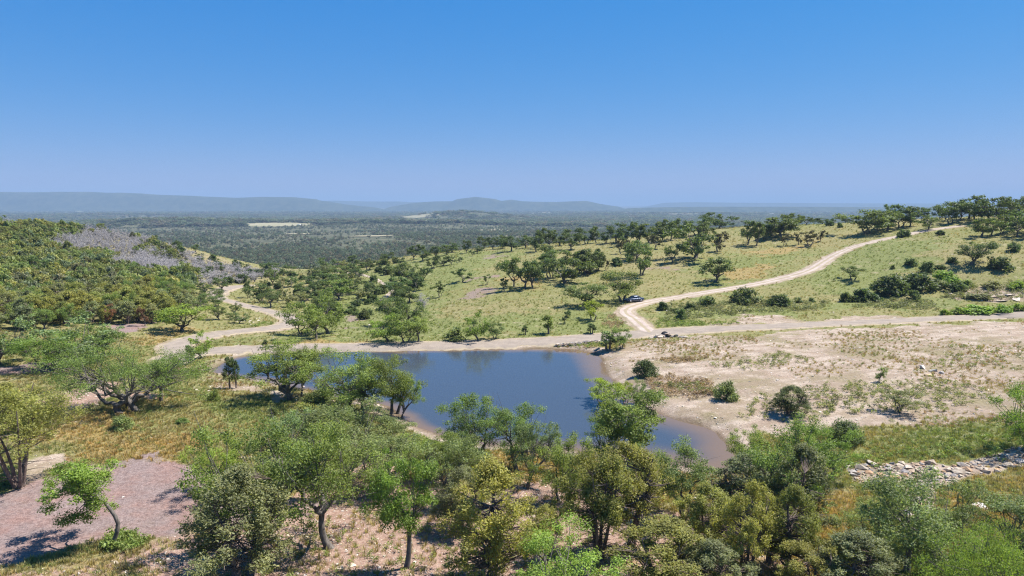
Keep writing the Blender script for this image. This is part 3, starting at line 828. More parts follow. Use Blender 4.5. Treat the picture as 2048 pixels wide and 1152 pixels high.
TINT = {'oak': (0.185, 0.245, 0.068), 'oakb': (0.215, 0.305, 0.062), 'oakg': (0.205, 0.255, 0.105), 'oakd': (0.104, 0.142, 0.054), 'olive': (0.265, 0.270, 0.082), 'dark': (0.120, 0.150, 0.060),
        'grey': (0.235, 0.250, 0.125), 'lime': (0.280, 0.340, 0.055), 'bare': (0.336, 0.336, 0.336), 'mid': (0.128, 0.172, 0.062)}
prng = random.Random(11)
COUNT = [0]
def plant(kind, u, v, top, wpx, tint='oak', name=None, label=None, cat='tree', group=None, var=None, rot=None, proto=None, world=None, hm=None, wm=None):
    if world is None:
        p = G(u, v)[0]
    else:
        p = np.array([world[0], world[1], float(H(np.array([world[0]]), np.array([world[1]]))[0])])
    dep = p[1] * cp - (p[2] - CZ) * sp
    hgt = hm if hm else max(.4, (v - top) * dep / F * 1.03)
    wid = wm if wm else max(.4, wpx * dep / F)
    L = 'n' if dep < 100 else ('m' if dep < 185 else 'f')
    if proto is None:
        lst = PR[kind + '_' + L]
        pr = lst[var % len(lst)] if var is not None else prng.choice(lst)
    else: pr = proto
    e = bpy.data.objects.new(name or {'oak': 'oak_tree', 'juniper': 'juniper_tree', 'shrub': 'shrub', 'cedar': 'cedar_bush', 'mesquite': 'mesquite_tree', 'sapling': 'sapling', 'bare': 'bare_tree'}[kind], None)
    e.empty_display_size = .3
    link(e)
    e.location = p
    e.rotation_euler = (0, 0, rot if rot is not None else prng.uniform(0, 6.283))
    sw = wid / (pr.x1 - pr.x0); sh = hgt / pr.h
    e.scale = (sw, sw, sh)
    tag(e, label, cat, group)
    tr = mesh_obj("trunk", pr.trunk, e); cr = mesh_obj("crown", pr.crown, e)
    k = prng.uniform(.85, 1.15); j = prng.uniform(-.08, .08); c = TINT[tint] if isinstance(tint, str) else tint
    cr.color = (c[0] * k * (1 + j), c[1] * k, c[2] * k * (1 - j), 1)
    COUNT[0] += 1
    return e

# ------------------------------------------------------------------ trees one can name
lean_oak = oak(901, 6.6, 5.0, 70, 260, .12, lean=(-1.6, .1), trunk_path=[(0, 0, -.25), (.1, 0, .5), (.32, 0, 1.2), (.42, 0, 1.9), (.28, 0, 2.5), (.05, 0, 3.0), (-.25, 0, 3.6), (-.7, 0, 4.1)], cz=.66, rz=.32, low=.75, gaps=2, crown_r=.12, r0=.13)
big_oak = oak(902, 7.6, 16.5, 200, 210, .14, fork=.14, lean=(-1.2, 0), stems=3, cz=.63, rz=.35, low=.22, gaps=6, limb_out=.6, crown_r=.068, r0=.45, ell=.85)
wide_oak = oak(903, 7.2, 10.5, 120, 220, .125, fork=.16, lean=(-.8, 0), stems=2, cz=.62, rz=.35, low=.35, gaps=5, limb_out=.62, crown_r=.085, r0=.3)
fork_oak = oak(904, 8.2, 7.2, 80, 220, .12, fork=.3, lean=(.2, 0), stems=1, cz=.66, rz=.32, low=.25, gaps=6, limb_out=.7, crown_r=.11, r0=.24)
round_oak = oak(905, 7.8, 5.2, 75, 240, .12, fork=.34, stems=1, cz=.63, rz=.36, low=.6, gaps=2, crown_r=.12, r0=.2)
tall_juniper = juniper(906, 8.0, 5.0, 120, 150, .12, stems=1, bare=.40, taper=.5, twigs=40, dense=.085)
vase_juniper = juniper(907, 7.0, 5.6, 120, 150, .12, stems=6, bare=.45, taper=.4, twigs=50, spread=.42, dense=.08, top=.95)
NAMED = [
 # kind, u, v, top, w, tint, label, var, rot, proto
 ('oak',225,1093,915,138,'oakb','small live oak on a crooked trunk leaning over the mulch patch',0,0,lean_oak),
 ('juniper',38,972,775,185,'olive','many-stemmed olive juniper rising like a vase beside the mulch patch',0,.4,vase_juniper),
 ('juniper',490,1162,925,215,'grey','stout-trunked grey-green juniper at the edge of the mulch patch',1,1.0,None),
 ('oak',516,1106,838,225,'oak','broad live oak standing behind the stout-trunked grey-green juniper',1,2.0,None),
 ('oak',662,1098,835,215,'oak','live oak with a trunk forking in two low over stony ground',0,0,fork_oak),
 ('oak',812,1136,895,140,'oakb','bright green live oak with a straight bare trunk on stony ground',0,.7,round_oak),
 ('oak',700,932,808,190,'oakg','grey-green oak in the thicket between forked oak and pond',2,.4,None),
 ('oak',560,988,822,175,'oakg','spreading oak with thin grey dead branches behind the forked oak',3,1.4,None),
 ('juniper',985,1165,905,180,'olive','dense olive juniper with foliage hanging low over stony ground',3,2.2,None),
 ('oak',898,1010,862,125,'oakg','slim oak beside the dense olive juniper, with two pale stems',2,3.0,None),
 ('oak',950,918,776,140,'oak','upright dark-stemmed oak against the pond water',6,.3,None),
 ('oak',1036,940,806,100,'oak','small oak on golden grass beside the pond',0,5.0,None),
 ('oak',1058,974,832,125,'oakg','oak with one low limb reaching out across the golden grass',3,.2,None),
 ('juniper',1196,1116,892,135,'olive','tall juniper on several thin spreading stems',2,1.1,None),
 ('juniper',1247,1098,878,165,'olive','tall juniper with one straight reddish trunk',3,0,tall_juniper),
 ('oak',1250,940,768,170,'oak','tall full green oak at the narrow arm of the pond',1,.9,round_oak),
 ('oak',1225,950,840,110,'oakb','bright green oak partly hidden behind tall junipers',4,4.0,None),
 ('mesquite',1212,800,738,62,'lime','yellow-green mesquite leaning over the pond shore',1,.2,None),
 ('mesquite',1252,795,748,40,'lime','second yellow-green mesquite behind the shore mesquite',2,1.2,None),
 ('mesquite',1222,842,772,50,'lime','low yellow-green mesquite at the foot of the tall full oak',0,2.2,None),
 ('cedar',1290,753,717,44,'dark','dark green bushy cedar on the bank above the mesquites',0,.3,None),
 ('oak',1278,800,745,36,'oak','thin young oak beside the mesquites on the bank',1,.6,None),
 ('oak',1363,1038,866,140,'oakg','pale grey-green oak on golden grass by the pond arm',5,.1,None),
 ('juniper',1419,1101,958,110,'olive','slanting juniper with a fan of dead grey twigs at its foot',0,.9,None),
 ('juniper',1488,1156,955,115,'olive','dark-stemmed juniper beside the slanting juniper',2,2.5,None),
 ('juniper',1583,1146,960,105,'olive','yellowish juniper on a thin post-like trunk',3,3.3,None),
 ('juniper',1535,1128,985,90,'olive','yellowish juniper between the post-like and dark-stemmed junipers',5,1.7,None),
 ('oak',1120,1225,1060,215,'oakb','vivid green oak whose crown tops the tall junipers\' shade',1,3.9,None),
 ('juniper',1330,1185,1032,180,'olive','wide low juniper in front of the reddish-trunked juniper',4,.8,None),
 ('oak',1583,1052,838,170,'oak','large oak over the gravelly end of the pond',4,2.4,None),
 ('juniper',1600,1068,880,150,'grey','slanting grey-green juniper near the rock channel',1,4.4,None),
 ('oak',1505,985,858,120,'oak','oak with a branch reaching over the pond\'s brown shallows',3,1.9,None),
 ('oak',1655,960,850,110,'oakb','bright oak beside the rock channel',2,5.5,None),
 ('juniper',1490,1050,905,130,'grey','dull grey-green juniper under the reaching oak',4,3.6,None),
 ('cedar',1690,885,834,60,'dark','dark cedar bush on pale gravel above the rock channel',1,1.2,None),
 ('oak',1824,1149,945,195,'oakg','grey-green oak on several curving stems below the rock channel',2,0,None),
 ('oak',1870,1119,950,150,'oakg','single-trunked grey-green oak next to the curving-stemmed oak',4,1.0,None),
 ('oak',1985,1265,1040,330,'oakb','big lush oak below the white boulder slab',1,.5,big_oak),
 ('oak',2035,1125,985,160,'oakg','grey-green oak beside the white boulder slab',0,2.0,None),
 ('juniper',1712,1200,1055,185,'grey','loose grey juniper under the curving-stemmed oak',5,.4,None),
 ('oak',1745,1110,985,120,'oakg','loose grey-green oak between the slanting juniper and curving-stemmed oak',6,.8,None),
 ('juniper',1630,1190,1075,130,'olive','low juniper at the foot of the post-like juniper',2,1.6,None),
 ('juniper',1425,1200,1075,150,'grey','grey juniper in shade beneath the slanting juniper',5,2.6,None),
 ('oak',1290,1010,905,110,'oakg','grey-green oak between the tall junipers and the pond arm',2,1.3,None),
 ('sapling',1933,1016,958,20,'oakg','thin upright sapling in the tan grass near the white boulder',0,.4,None),
 ('oak',2045,905,766,130,'oakb','oak casting deep shade over the upper end of the rock channel',1,2.6,None),
 ('sapling',1216,699,661,32,'oakg','pair-stemmed young oak by the stone retaining wall',2,.5,None),
 ('oak',1243,697,654,40,'oak','young oak with its own shade by the stone retaining wall',2,.1,None),
 ('shrub',1452,799,757,48,'oakg','round grey-green bush on the bare slope beside russet grass',0,.3,None),
 ('juniper',1581,827,768,66,'dark','young multi-stemmed cedar on the bare slope with dark shade',4,.2,None),
 ('mesquite',1805,824,779,56,'grey','thin airy bush on the weedy part of the bare slope',1,.8,None),
 ('mesquite',1758,764,734,24,'oak','little lollipop tree alone on the bare slope',0,.5,None),
 ('sapling',458,778,712,22,'oakd','slender dark sapling at the end of the pond',0,.8,None),
 ('sapling',470,776,712,18,'oakd','slender dark sapling twin at the end of the pond',1,.2,None),
 ('oak',402,718,662,48,'oakb','rounded bright oak beside the road fork',1,.5,None),
 ('sapling',380,728,690,18,'oakg','spindly pale sapling below the road fork',2,.9,None),
 ('oak',578,797,682,140,'oak','spreading dark-limbed oak on the grassy near bank of the pond',0,.2,None),
 ('oak',604,793,688,80,'oak','leaning thin oak beside the dark-limbed pond oak',3,.9,None),
 ('oak',700,822,700,165,'oak','full-crowned oak over rocks on the pond bank',1,1.1,None),
 ('oak',733,826,715,100,'oak','oak with pale stems crowded against the full-crowned pond oak',6,.4,None),
 ('oak',788,824,708,105,'oak','oak on twin dark stems standing in the pond edge',2,.9,None),
 ('oak',806,832,748,70,'oakb','bright leaning oak reaching over open pond water',3,0,None),
 ('shrub',640,802,775,60,'oakg','pale leafy thicket bush on the pond bank',1,.4,None),
 ('cedar',610,842,800,58,'olive','olive cedar bush between the pond bank and the thicket',2,.2,None),
 ('oak',770,905,820,120,'oakg','grey-green oak of the thicket beside the pond corner',5,.6,None),
 ('oak',640,920,815,140,'oak','dense oak in the middle of the thicket',6,2.9,None),
 ('oak',845,950,868,100,'oakb','fresh green oak beside the pond corner',2,1.9,None),
 ('oak',258,824,686,310,'oak','huge low-spreading live oak with snaking limbs in the meadow',0,0,big_oak),
 ('oak',322,802,712,115,'oak','oak growing into the huge spreading oak\'s crown',3,1.3,None),
 ('oak',112,742,660,160,'oakb','oak with a long trunk slanting over a strip of mulch',0,0,wide_oak),
 ('oak',165,728,630,150,'oakg','round grey-green oak behind the huge spreading oak',1,.7,None),
 ('oak',210,712,645,90,'oak','darker oak beside the round grey-green oak',4,1.7,None),
 ('oak',0,730,612,110,'oakg','tall oak at the wood edge beside the mulch strip',1,2.7,None),
 ('oak',365,662,607,98,'oakb','vivid green oak on a short dark trunk by the gravel lane',0,.4,None),
 ('juniper',22,858,765,110,'olive','olive juniper behind the vase-shaped juniper',0,.4,None),
 ('shrub',243,860,829,38,'oakg','low grey-green bush in grass below the huge oak',2,.4,None),
 ('shrub',365,848,836,24,'oak','small dark bush in the meadow near the pond',3,.4,None),
 ('shrub',428,803,778,24,'oak','bush beside the pale rocks at the pond end',0,.9,None),
 ('sapling',546,836,814,16,'oakd','tiny dark sapling in the meadow by the thicket',1,.9,None),
 ('oak',605,1012,884,135,'oak','oak in the gap between the broad oak and the forked oak',3,.9,None),
 ('oak',765,985,866,135,'oakg','oak behind the straight-trunked bright oak',0,2.1,None),
 ('oak',885,958,852,105,'oak','oak between the pond corner and the dense olive juniper',5,1.4,None),
 ('juniper',925,1062,930,95,'grey','grey juniper crowding the dense olive juniper',4,.6,None),
 ('oak',1125,1002,858,120,'oak','oak beside the low-limbed oak, in front of golden grass',6,2.2,None),
 ('juniper',1090,1085,1005,62,'olive','small shrubby juniper alone on the stony ground',4,.5,None),
 ('oak',440,985,858,120,'oakb','bright oak crown at the mulch patch\'s far corner',1,1.2,None),
 # beyond the dam
 ('oak',605,669,600,74,'oak','oak of the clump in the lane bend, on several stems',5,.5,None),
 ('oak',632,679,618,64,'oak','oak standing out by itself below the clump in the lane bend',4,.5,None),
 ('oak',655,668,588,88,'oak','tallest oak of the clump in the lane bend',1,.5,None),
 ('sapling',531,696,678,12,'oakd','tiny dark cedar at the verge of the dam road',0,.5,None),
 ('sapling',548,694,676,14,'oakg','tiny pale sapling at the verge of the dam road',1,.5,None),
 ('oak',775,684,628,70,'oakb','bright oak of the trio at the dam road verge, seen with stone at its foot',1,.1,None),
 ('oak',810,685,626,72,'oak','middle oak of the trio at the dam road verge',5,.1,None),
 ('oak',836,685,632,60,'oak','slim-stemmed oak of the trio at the dam road verge',4,.1,None),
 ('oak',785,650,592,66,'mid','grey-green oak rising behind the trio at the dam road',2,.6,None),
 ('oak',815,645,592,60,'mid','second grey-green oak rising behind the trio at the dam road',1,2.6,None),
 ('bare',846,622,584,34,'grey','bent bare-limbed tree on the slope above the trio',0,0,None),
 ('shrub',908,682,650,38,'oakg','bush at the dam road verge opposite the pond',0,.1,None),
 ('oak',955,682,622,54,'oakb','bright upright oak at the dam road verge opposite the pond',1,.1,None),
 ('oak',990,678,644,36,'mid','dark small oak beside the bright upright oak',2,.1,None),
 ('sapling',1050,670,650,14,'mid','small dark sapling on the grass beyond the dam',0,.4,None),
 ('sapling',1095,668,628,22,'oak','narrow green sapling on the grass beyond the dam',1,.4,None),
 ('mesquite',1130,646,620,21,'mid','small stemmed tree on the grass below the car\'s oak',0,.4,None),
 ('mesquite',1186,640,600,40,'lime','glowing yellow-green mesquite below the car\'s oak',1,.4,None),
 ('sapling',1183,667,647,18,'mid','dark green sapling near the junction of track and road',2,.2,None),
 ('oak',1170,610,563,90,'mid','low wide oak next to the car\'s oak',0,.6,None),
 ('oak',1245,603,540,84,'mid','live oak shading the parked car',2,.2,None),
 ('oak',1430,563,515,76,'mid','lone umbrella-shaped oak above the white track',0,1.0,None),
 ('oak',1390,518,449,78,'mid','tall full oak in the middle of the hill meadow',1,.3,None),
 ('oak',1345,526,488,46,'mid','slanting oak beside the tall full meadow oak',3,.3,None),
 ('oak',1283,552,485,62,'mid','tall oak on forked stems above the car\'s oak',2,.3,None),
 ('oak',1440,456,424,48,'oakd','dark round oak alone on the skyline',1,.8,None),
 ('oak',1945,528,480,70,'oakd','lone flat-topped oak with dark shade on the upper meadow',0,.8,None),
 ('oak',1735,468,420,80,'mid','spreading many-limbed oak touching the white track',5,.2,None),
 ('oak',1858,460,430,32,'mid','small oak at the bend where the track nears the crest',4,.2,None),
 ('cedar',1778,590,545,66,'dark','large dark cedar mound on the lower hill meadow',0,.2,None),
 ('cedar',1836,579,542,60,'dark','large cedar mound beside the other dark mound',1,.7,None),
 ('cedar',1557,612,586,46,'oakd','dark round bush in the weedy ditch by the road',0,.7,None),
 ('cedar',1491,607,572,48,'dark','bushy cedar on stems above the weedy ditch',2,.7,None),
 ('mesquite',1706,560,532,40,'mid','low dark tree alone in the meadow below the track',1,.3,None),
]
for kd, u, v, tp, w, ti, lb, var, rot, pr in NAMED:
    plant(kd, u, v, tp, w, ti, label=lb, var=var, rot=rot, proto=pr, cat={'shrub': 'bush', 'cedar': 'bush', 'sapling': 'sapling'}.get(kd, 'tree'))

# ------------------------------------------------------------------ look-alikes told apart only by where they stand
def flock(rows, kind, tint, label, group, cat='tree'):
    for r in rows:
        plant(kind, r[0], r[1], r[2], r[3], tint if len(r) < 5 else r[4], label=label, cat=cat, group=group)
flock([(1022,503,472,36),(1052,496,470,30),(1072,504,462,32),(1098,496,456,42),(1118,492,458,34),(1142,499,466,42),(1173,488,455,38),(1192,486,452,38),(1232,486,446,44),(1250,490,443,48),
       (1300,486,446,44),(1325,482,446,36),(1342,480,438,46),(1365,474,436,44),(1392,471,433,56),(1410,478,442,40),(1275,488,452,36),(1212,487,458,32),(1082,494,466,28),(1160,488,466,26)],
      'oak', 'oakd', "dark oak in the row along the grassy crest above the valley", "oaks along the valley-side crest")
flock([(1495,489,440,38),(1512,491,443,36),(1545,473,435,66),(1562,476,430,54),(1590,456,426,44),(1612,450,431,34),(1530,480,450,34)],
      'oak', 'oakd', "oak of the dark grove between the round skyline oak and the track's oak", "grove oaks on the hill")
flock([(1800,454,412,54),(1775,461,420,48),(1820,452,420,34),(1785,450,408,40),(1755,458,424,36)], 'oak', 'mid', "oak in the tight grove behind the many-limbed track oak", "grove behind the track oak")
flock([(1645,446,433,28),(1690,445,432,18),(1668,447,436,14),(1628,447,434,18),(1705,445,435,12),(1655,446,438,12)], 'oak', 'oakd', "small dark tree peeping over the crest between two oak groves", "small crest trees")
flock([(1830,437,410,22),(1846,437,414,30),(1880,438,408,34),(1900,447,404,44),(1920,441,402,42),(1938,437,397,48),(1962,443,400,34),(1980,442,390,50),(2000,438,395,36),(2018,434,398,30),(2036,428,390,46),(1890,442,412,30),(1950,440,404,36),(2052,430,392,44)],
      'oak', 'oakd', "oak in the tall skyline grove where the white track ends", "skyline grove oaks")
flock([(1962,473,435,48),(1984,473,436,38),(2025,464,420,40),(2036,474,424,44),(2050,466,420,44),(2005,468,430,36),(2058,478,430,40)], 'oak', 'mid', "oak with its shade on the slope just below the skyline grove", "oaks below the skyline grove")
for (u, v, tp, w), lb in zip([(1050,578,515,76),(1066,576,522,50),(1028,574,520,56),(1130,567,516,72),(1112,540,488,62),(1100,556,500,56),(1275,522,480,50),(1262,516,484,34)],
    ["wide oak with shade at the front of the meadow's oak cluster", "slimmer oak leaning against the wide oak of the meadow cluster", "oak at the valley side of the meadow's oak cluster", "oak with deep shade just below the juniper stand",
     "tall oak rising behind the juniper stand's neighbour", "oak between the wide cluster and the juniper stand", "oak just behind the tall forked-stem oak", "thin oak half hidden behind the tall forked-stem oak"]):
    plant('oak', u, v, tp, w, 'mid', label=lb)
flock([(1168,549,498,40),(1182,546,497,36),(1196,541,496,34),(1158,545,502,30)], 'juniper', 'dark', "dark straight-stemmed juniper in the tight stand on the hill meadow", "juniper stand on the hill")
flock([(1435,504,465,38),(1310,497,470,24),(1242,508,478,24),(1570,492,468,24),(1597,489,465,24),(1618,491,460,30),(1640,483,460,22),(1450,482,462,16),(1260,502,478,22),(1212,540,515,16)], 'mesquite', (.105, .098, .05),
      "small brownish stemmed tree scattered on the upper hill meadow", "small trees on the hill meadow")
flock([(1010,584,556,28),(880,594,562,26),(925,564,536,30),(975,570,548,16)], 'mesquite', 'mid', "little thin tree beside a mulch scar on the hillside", "thin trees by the mulch scars")
flock([(1232,532,515,20),(1822,530,515,24),(1880,537,527,17),(1855,545,522,22),(2027,502,483,24),(1986,497,485,15),(2000,538,510,44),(1910,582,560,32),(1807,474,457,22),(1880,471,460,15),(1693,603,583,24),(1728,601,575,40),(1712,603,590,22),
       (1826,602,580,19),(1597,605,594,15),(1623,605,595,13),(1325,620,600,23),(1380,620,604,26),(1360,637,612,26),(1905,525,512,20),(1660,452,440,14),(1785,536,527,10),(1680,455,444,10),(1350,626,615,20),(1415,612,594,28)],
      'shrub', 'oakd', "dark rounded bush dotted over the hill meadow by the track", "bushes on the hill meadow", 'bush')
flock([(1890,563,538,44,'oakb'),(1960,600,588,40,'grey'),(1985,575,560,34,'grey'),(2035,580,560,34,'oakb'),(1930,572,556,30,'oak'),(1880,575,560,26,'grey')], 'shrub', 'oak', "ragged bush among rock outcrops above the road bank", "bushes among the outcrops", 'bush')
flock([(1915,628,614,22),(1950,626,610,50),(1975,625,612,30),(2005,624,608,34),(2040,622,606,26),(1890,630,618,18)], 'shrub', 'oakb', "bright green weedy bush lining the verge of the gravel road", "verge bushes", 'bush')
# ravine brush
ravine = GP([(468,565),(560,548),(640,543),(740,522),(830,522),(850,560),(800,640),(720,648),(660,640),(620,610),(560,628),(520,606),(480,590)])
rx = np.array(ravine)
rg = np.random.default_rng(5)
def scatter_world(poly, n, mind, seed, tries=60000, avoid=2.0):
    g = np.random.default_rng(seed); P = np.array(poly); lo, hi = P.min(0), P.max(0)
    c = g.uniform(lo, hi, (tries, 2)); c = c[sdf_poly(c[:, 0], c[:, 1], poly) < 0]
    rd = np.full(len(c), 1e9)
    for line, wd in ROADS.values(): rd = np.minimum(rd, seg_dist(c[:, 0], c[:, 1], line) - wd)
    c = c[rd > avoid]; out = []; cells = {}
    for q in c:
        if len(out) >= n: break
        i_, j_ = int(q[0] // mind), int(q[1] // mind)
        if any((q[0] - o_[0]) ** 2 + (q[1] - o_[1]) ** 2 < mind * mind for di in (-1, 0, 1) for dj in (-1, 0, 1) for o_ in cells.get((i_ + di, j_ + dj), ())): continue
        cells.setdefault((i_, j_), []).append(q); out.append(q)
    return out
for k, q in enumerate(scatter_world(ravine, 150, 2.8, 21)):
    if vnoise(np.array([q[0]]), np.array([q[1]]), 22, 4)[0] < .33: continue
    kd = ('shrub', 'cedar', 'oak', 'shrub', 'mesquite')[k % 5]
    hm = {'shrub': 1.7, 'cedar': 2.4, 'oak': 4.6, 'mesquite': 3.4}[kd] * rg.uniform(.7, 1.35)
    lb = {'shrub': ("dark rounded bush in the brushy ravine beyond the lane", "ravine bushes", 'bush'), 'cedar': ("bushy cedar in the brushy ravine beyond the lane", "ravine cedars", 'bush'),
          'oak': ("small oak in the brushy ravine beyond the lane", "ravine oaks", 'tree'), 'mesquite': ("airy thin-crowned tree in the brushy ravine beyond the lane", "ravine thin trees", 'tree')}[kd]
    plant(kd, 0, 0, 0, 0, ('oakd', 'dark', 'mid', 'mid', 'grey')[k % 5], label=lb[0], group=lb[1], cat=lb[2], world=q, hm=hm, wm=hm * {'shrub': 1.35, 'cedar': 1.1, 'oak': 1.15, 'mesquite': 1.0}[kd])
flock([(812,566,524,48,'mid'),(800,560,530,30,'oakd'),(790,600,565,36,'oakd'),(735,540,520,36,'oakd'),(740,600,566,46,'oakd'),(680,600,560,60,'oak'),(700,585,548,50,'oakd'),(660,610,572,50,'oak'),(640,575,545,46,'mid'),(540,616,578,44,'mid'),(498,596,560,22,'mid'),(718,560,538,36,'oakd')],
      'oak', 'mid', "taller oak standing up out of the ravine brush", "taller ravine oaks")
flock([(425,604,575,52),(410,615,588,36),(435,613,590,34),(445,580,555,36),(410,590,565,30),(437,640,610,34),(470,630,605,20),(480,646,622,30),(460,640,625,18),(395,622,590,40)], 'oak', 'mid', "small oak beside the far bends of the gravel lane", "oaks by the lane bends")
flock([(865,537,510,26),(886,532,512,22),(902,530,513,20),(920,524,514,11),(945,513,500,13),(932,506,480,22),(968,497,472,30),(985,498,474,26),(846,557,536,12),(845,522,500,30),(828,520,488,36),(870,515,492,30),(905,505,486,26),(1005,497,470,30),(800,530,515,16),(955,508,492,16),(775,525,505,26),(893,510,490,28)],
      'oak', 'oakd', "small dark oak on the low shoulder where the meadow drops to the valley", "oaks on the valley shoulder")
# --- wood edge and wooded hill
edge = GP([(-40,668),(110,655),(230,648),(345,646),(372,630),(380,600),(330,585),(200,600),(60,610),(-40,630)])
for k, q in enumerate(scatter_world(edge, 120, 2.6, 33)):
    kd = ('juniper', 'juniper', 'juniper', 'oak')[k % 4]; hm = rg.uniform(4.0, 5.6)
    lb = ("olive juniper on bare stems along the lower edge of the hillside wood", "wood-edge junipers") if kd == 'juniper' else ("greener oak among the junipers at the hillside wood edge", "wood-edge oaks")
    plant(kd, 0, 0, 0, 0, ('olive', 'grey', 'olive', 'oak')[k % 4], label=lb[0], group=lb[1], world=q, hm=hm, wm=hm * rg.uniform(.7, .95))
flock([(218,648,608,26),(290,652,612,24)], 'mesquite', (.23, .12, .07), "rusty brown dying tree at the hillside wood edge", "dying trees at the wood edge")
hillside = GP([(-40,610),(200,592),(370,585),(400,555),(330,500),(270,478),(150,462),(-40,450)])
BARE_PX = [[(130,500),(200,460),(290,455),(360,520),(380,565),(260,560),(190,530)], [(-40,452),(105,438),(110,452),(-40,470)], [(370,545),(290,470),(400,495),(560,545),(500,568),(430,575)]]
BARE = [GP(p) for p in BARE_PX]
def bare_mask(x, y):
    x = np.asarray(x, float); y = np.asarray(y, float); m = np.zeros(x.shape)
    for p in BARE: m = np.maximum(m, 1 - sstep(-8, 8, sdf_poly(x, y, p) + (fbm(x, y, 25, 3, 3) - .5) * 50))
    return m
for k, q in enumerate(scatter_world(GP([(270,520),(330,500),(420,530),(560,552),(480,572),(420,580),(380,570),(300,560)]), 130, 3.2, 47)):
    hm = rg.uniform(3.2, 5.2)
    plant('bare', 0, 0, 0, 0, 'bare', label="bare grey-twigged tree on the brushy spur above the lane", group="bare grey trees on the spur", world=q, hm=hm, wm=hm * rg.uniform(.9, 1.3))
for k, q in enumerate(scatter_world(GP([(290,480),(400,505),(540,548),(480,570),(400,560),(330,520)]), 40, 6.0, 48)):
    hm = rg.uniform(2.2, 4.2)
    plant('oak' if k % 2 else 'cedar', 0, 0, 0, 0, 'oakd', label="dark green oak between the bare grey trees of the spur" if k % 2 else "dark cedar bush between the bare grey trees of the spur", group="spur oaks" if k % 2 else "spur cedars", cat='tree' if k % 2 else 'bush', world=q, hm=hm, wm=hm * 1.15)
print("PLANTS", COUNT[0])

# ------------------------------------------------------------------ stuff: masses too many to count, real geometry placed on points
def proto_collection(name, meshes):
    c = bpy.data.collections.new(name)
    for k, m in enumerate(meshes):
        c.objects.link(bpy.data.objects.new("%s_%02d" % (name, k), m))
    return c

def scatter_obj(name, pts3, rot, scl, idx, tint, coll, label):
    me = bpy.data.meshes.new(name); me.vertices.add(len(pts3)); me.vertices.foreach_set("co", np.asarray(pts3, np.float32).ravel())
    a = me.attributes.new("rotv", 'FLOAT_VECTOR', 'POINT'); a.data.foreach_set("vector", np.asarray(rot, np.float32).ravel())
    a = me.attributes.new("sclv", 'FLOAT_VECTOR', 'POINT'); a.data.foreach_set("vector", np.asarray(scl, np.float32).ravel())
    a = me.attributes.new("pick", 'INT', 'POINT'); a.data.foreach_set("value", np.asarray(idx, np.int32))
    attr_c(me, "tint", tint)
    o = mesh_obj(name, me)
    ng = bpy.data.node_groups.new(name + "_nodes", 'GeometryNodeTree')
    ng.interface.new_socket("Geometry", in_out='INPUT', socket_type='NodeSocketGeometry'); ng.interface.new_socket("Geometry", in_out='OUTPUT', socket_type='NodeSocketGeometry')
    N = ng.nodes; gi, go = N.new("NodeGroupInput"), N.new("NodeGroupOutput")
    ci = N.new("GeometryNodeCollectionInfo"); ci.inputs["Collection"].default_value = coll; ci.inputs["Separate Children"].default_value = True
    mp_ = N.new("GeometryNodeMeshToPoints"); ip = N.new("GeometryNodeInstanceOnPoints"); ip.inputs["Pick Instance"].default_value = True
    def na(nm, ty):
        n_ = N.new("GeometryNodeInputNamedAttribute"); n_.data_type = ty; n_.inputs["Name"].default_value = nm; return n_.outputs["Attribute"]
    Lk = ng.links.new
    Lk(gi.outputs[0], mp_.inputs["Mesh"]); Lk(mp_.outputs[0], ip.inputs["Points"]); Lk(ci.outputs[0], ip.inputs["Instance"])
    Lk(na("pick", 'INT'), ip.inputs["Instance Index"]); Lk(na("rotv", 'FLOAT_VECTOR'), ip.inputs["Rotation"]); Lk(na("sclv", 'FLOAT_VECTOR'), ip.inputs["Scale"])
    Lk(ip.outputs[0], go.inputs[0])
    md = o.modifiers.new("scatter", 'NODES'); md.node_group = ng
    tag(o, label, None, None, "stuff")
    return o

sg = np.random.default_rng(77)
def join_proto(pr):
    """one mesh of trunk + crown for massed plants"""
    def arr(m):
        v = np.empty(len(m.vertices) * 3, np.float32); m.vertices.foreach_get("co", v)
        f = np.empty(len(m.loops), np.int32); m.loops.foreach_get("vertex_index", f); return v.reshape(-1, 3), f.reshape(-1, 4)
    v1, f1 = arr(pr.trunk); v2, f2 = arr(pr.crown)
    me = np_mesh("massed", np.concatenate([v1, v2]), np.concatenate([f1, f2 + len(v1)]), [pr.trunk.materials[0], M['inst_leaf'] if pr.crown.materials[0] != M['grey_twig'] else M['grey_twig']],
                 mat_idx=np.concatenate([np.zeros(len(f1)), np.ones(len(f2))]))
    cl = np.zeros(len(v1) + len(v2), np.float32)
    if 'clump' in pr.crown.attributes:
        b = np.empty(len(v2), np.float32); pr.crown.attributes['clump'].data.foreach_get("value", b); cl[len(v1):] = b
    attr_f(me, "clump", cl)
    return me

# hillside wood
wood = proto_collection("wood_plants", [join_proto(p) for p in PR['cedar_f'][:3] + PR['juniper_f'][:1] + PR['oak_f'][:3] + PR['bare_f']])
P_ = np.array(scatter_world(hillside + [], 4200, 1.75, 55, 60000, 3.0))
far_l = GP([(-60,470),(-60,446),(150,452),(270,470),(200,480)])
P2 = P_ * 1.0
x, y = P2[:, 0], P2[:, 1]
bm = bare_mask(x, y) > sg.random(len(x)) * .75 + .14
typ = np.where(bm, 7 + sg.integers(0, 3, len(x)), np.where(sg.random(len(x)) < .16, 4 + sg.integers(0, 3, len(x)), sg.integers(0, 4, len(x))))
gap = vnoise(x, y, 14, 91) < .12
keep = ~gap
x, y, typ = x[keep], y[keep], typ[keep]; n = len(x)
ht = sg.uniform(.42, .95, n) * (.75 + .5 * fbm(x, y, 22, 29, 2)); ht[typ >= 7] *= .95
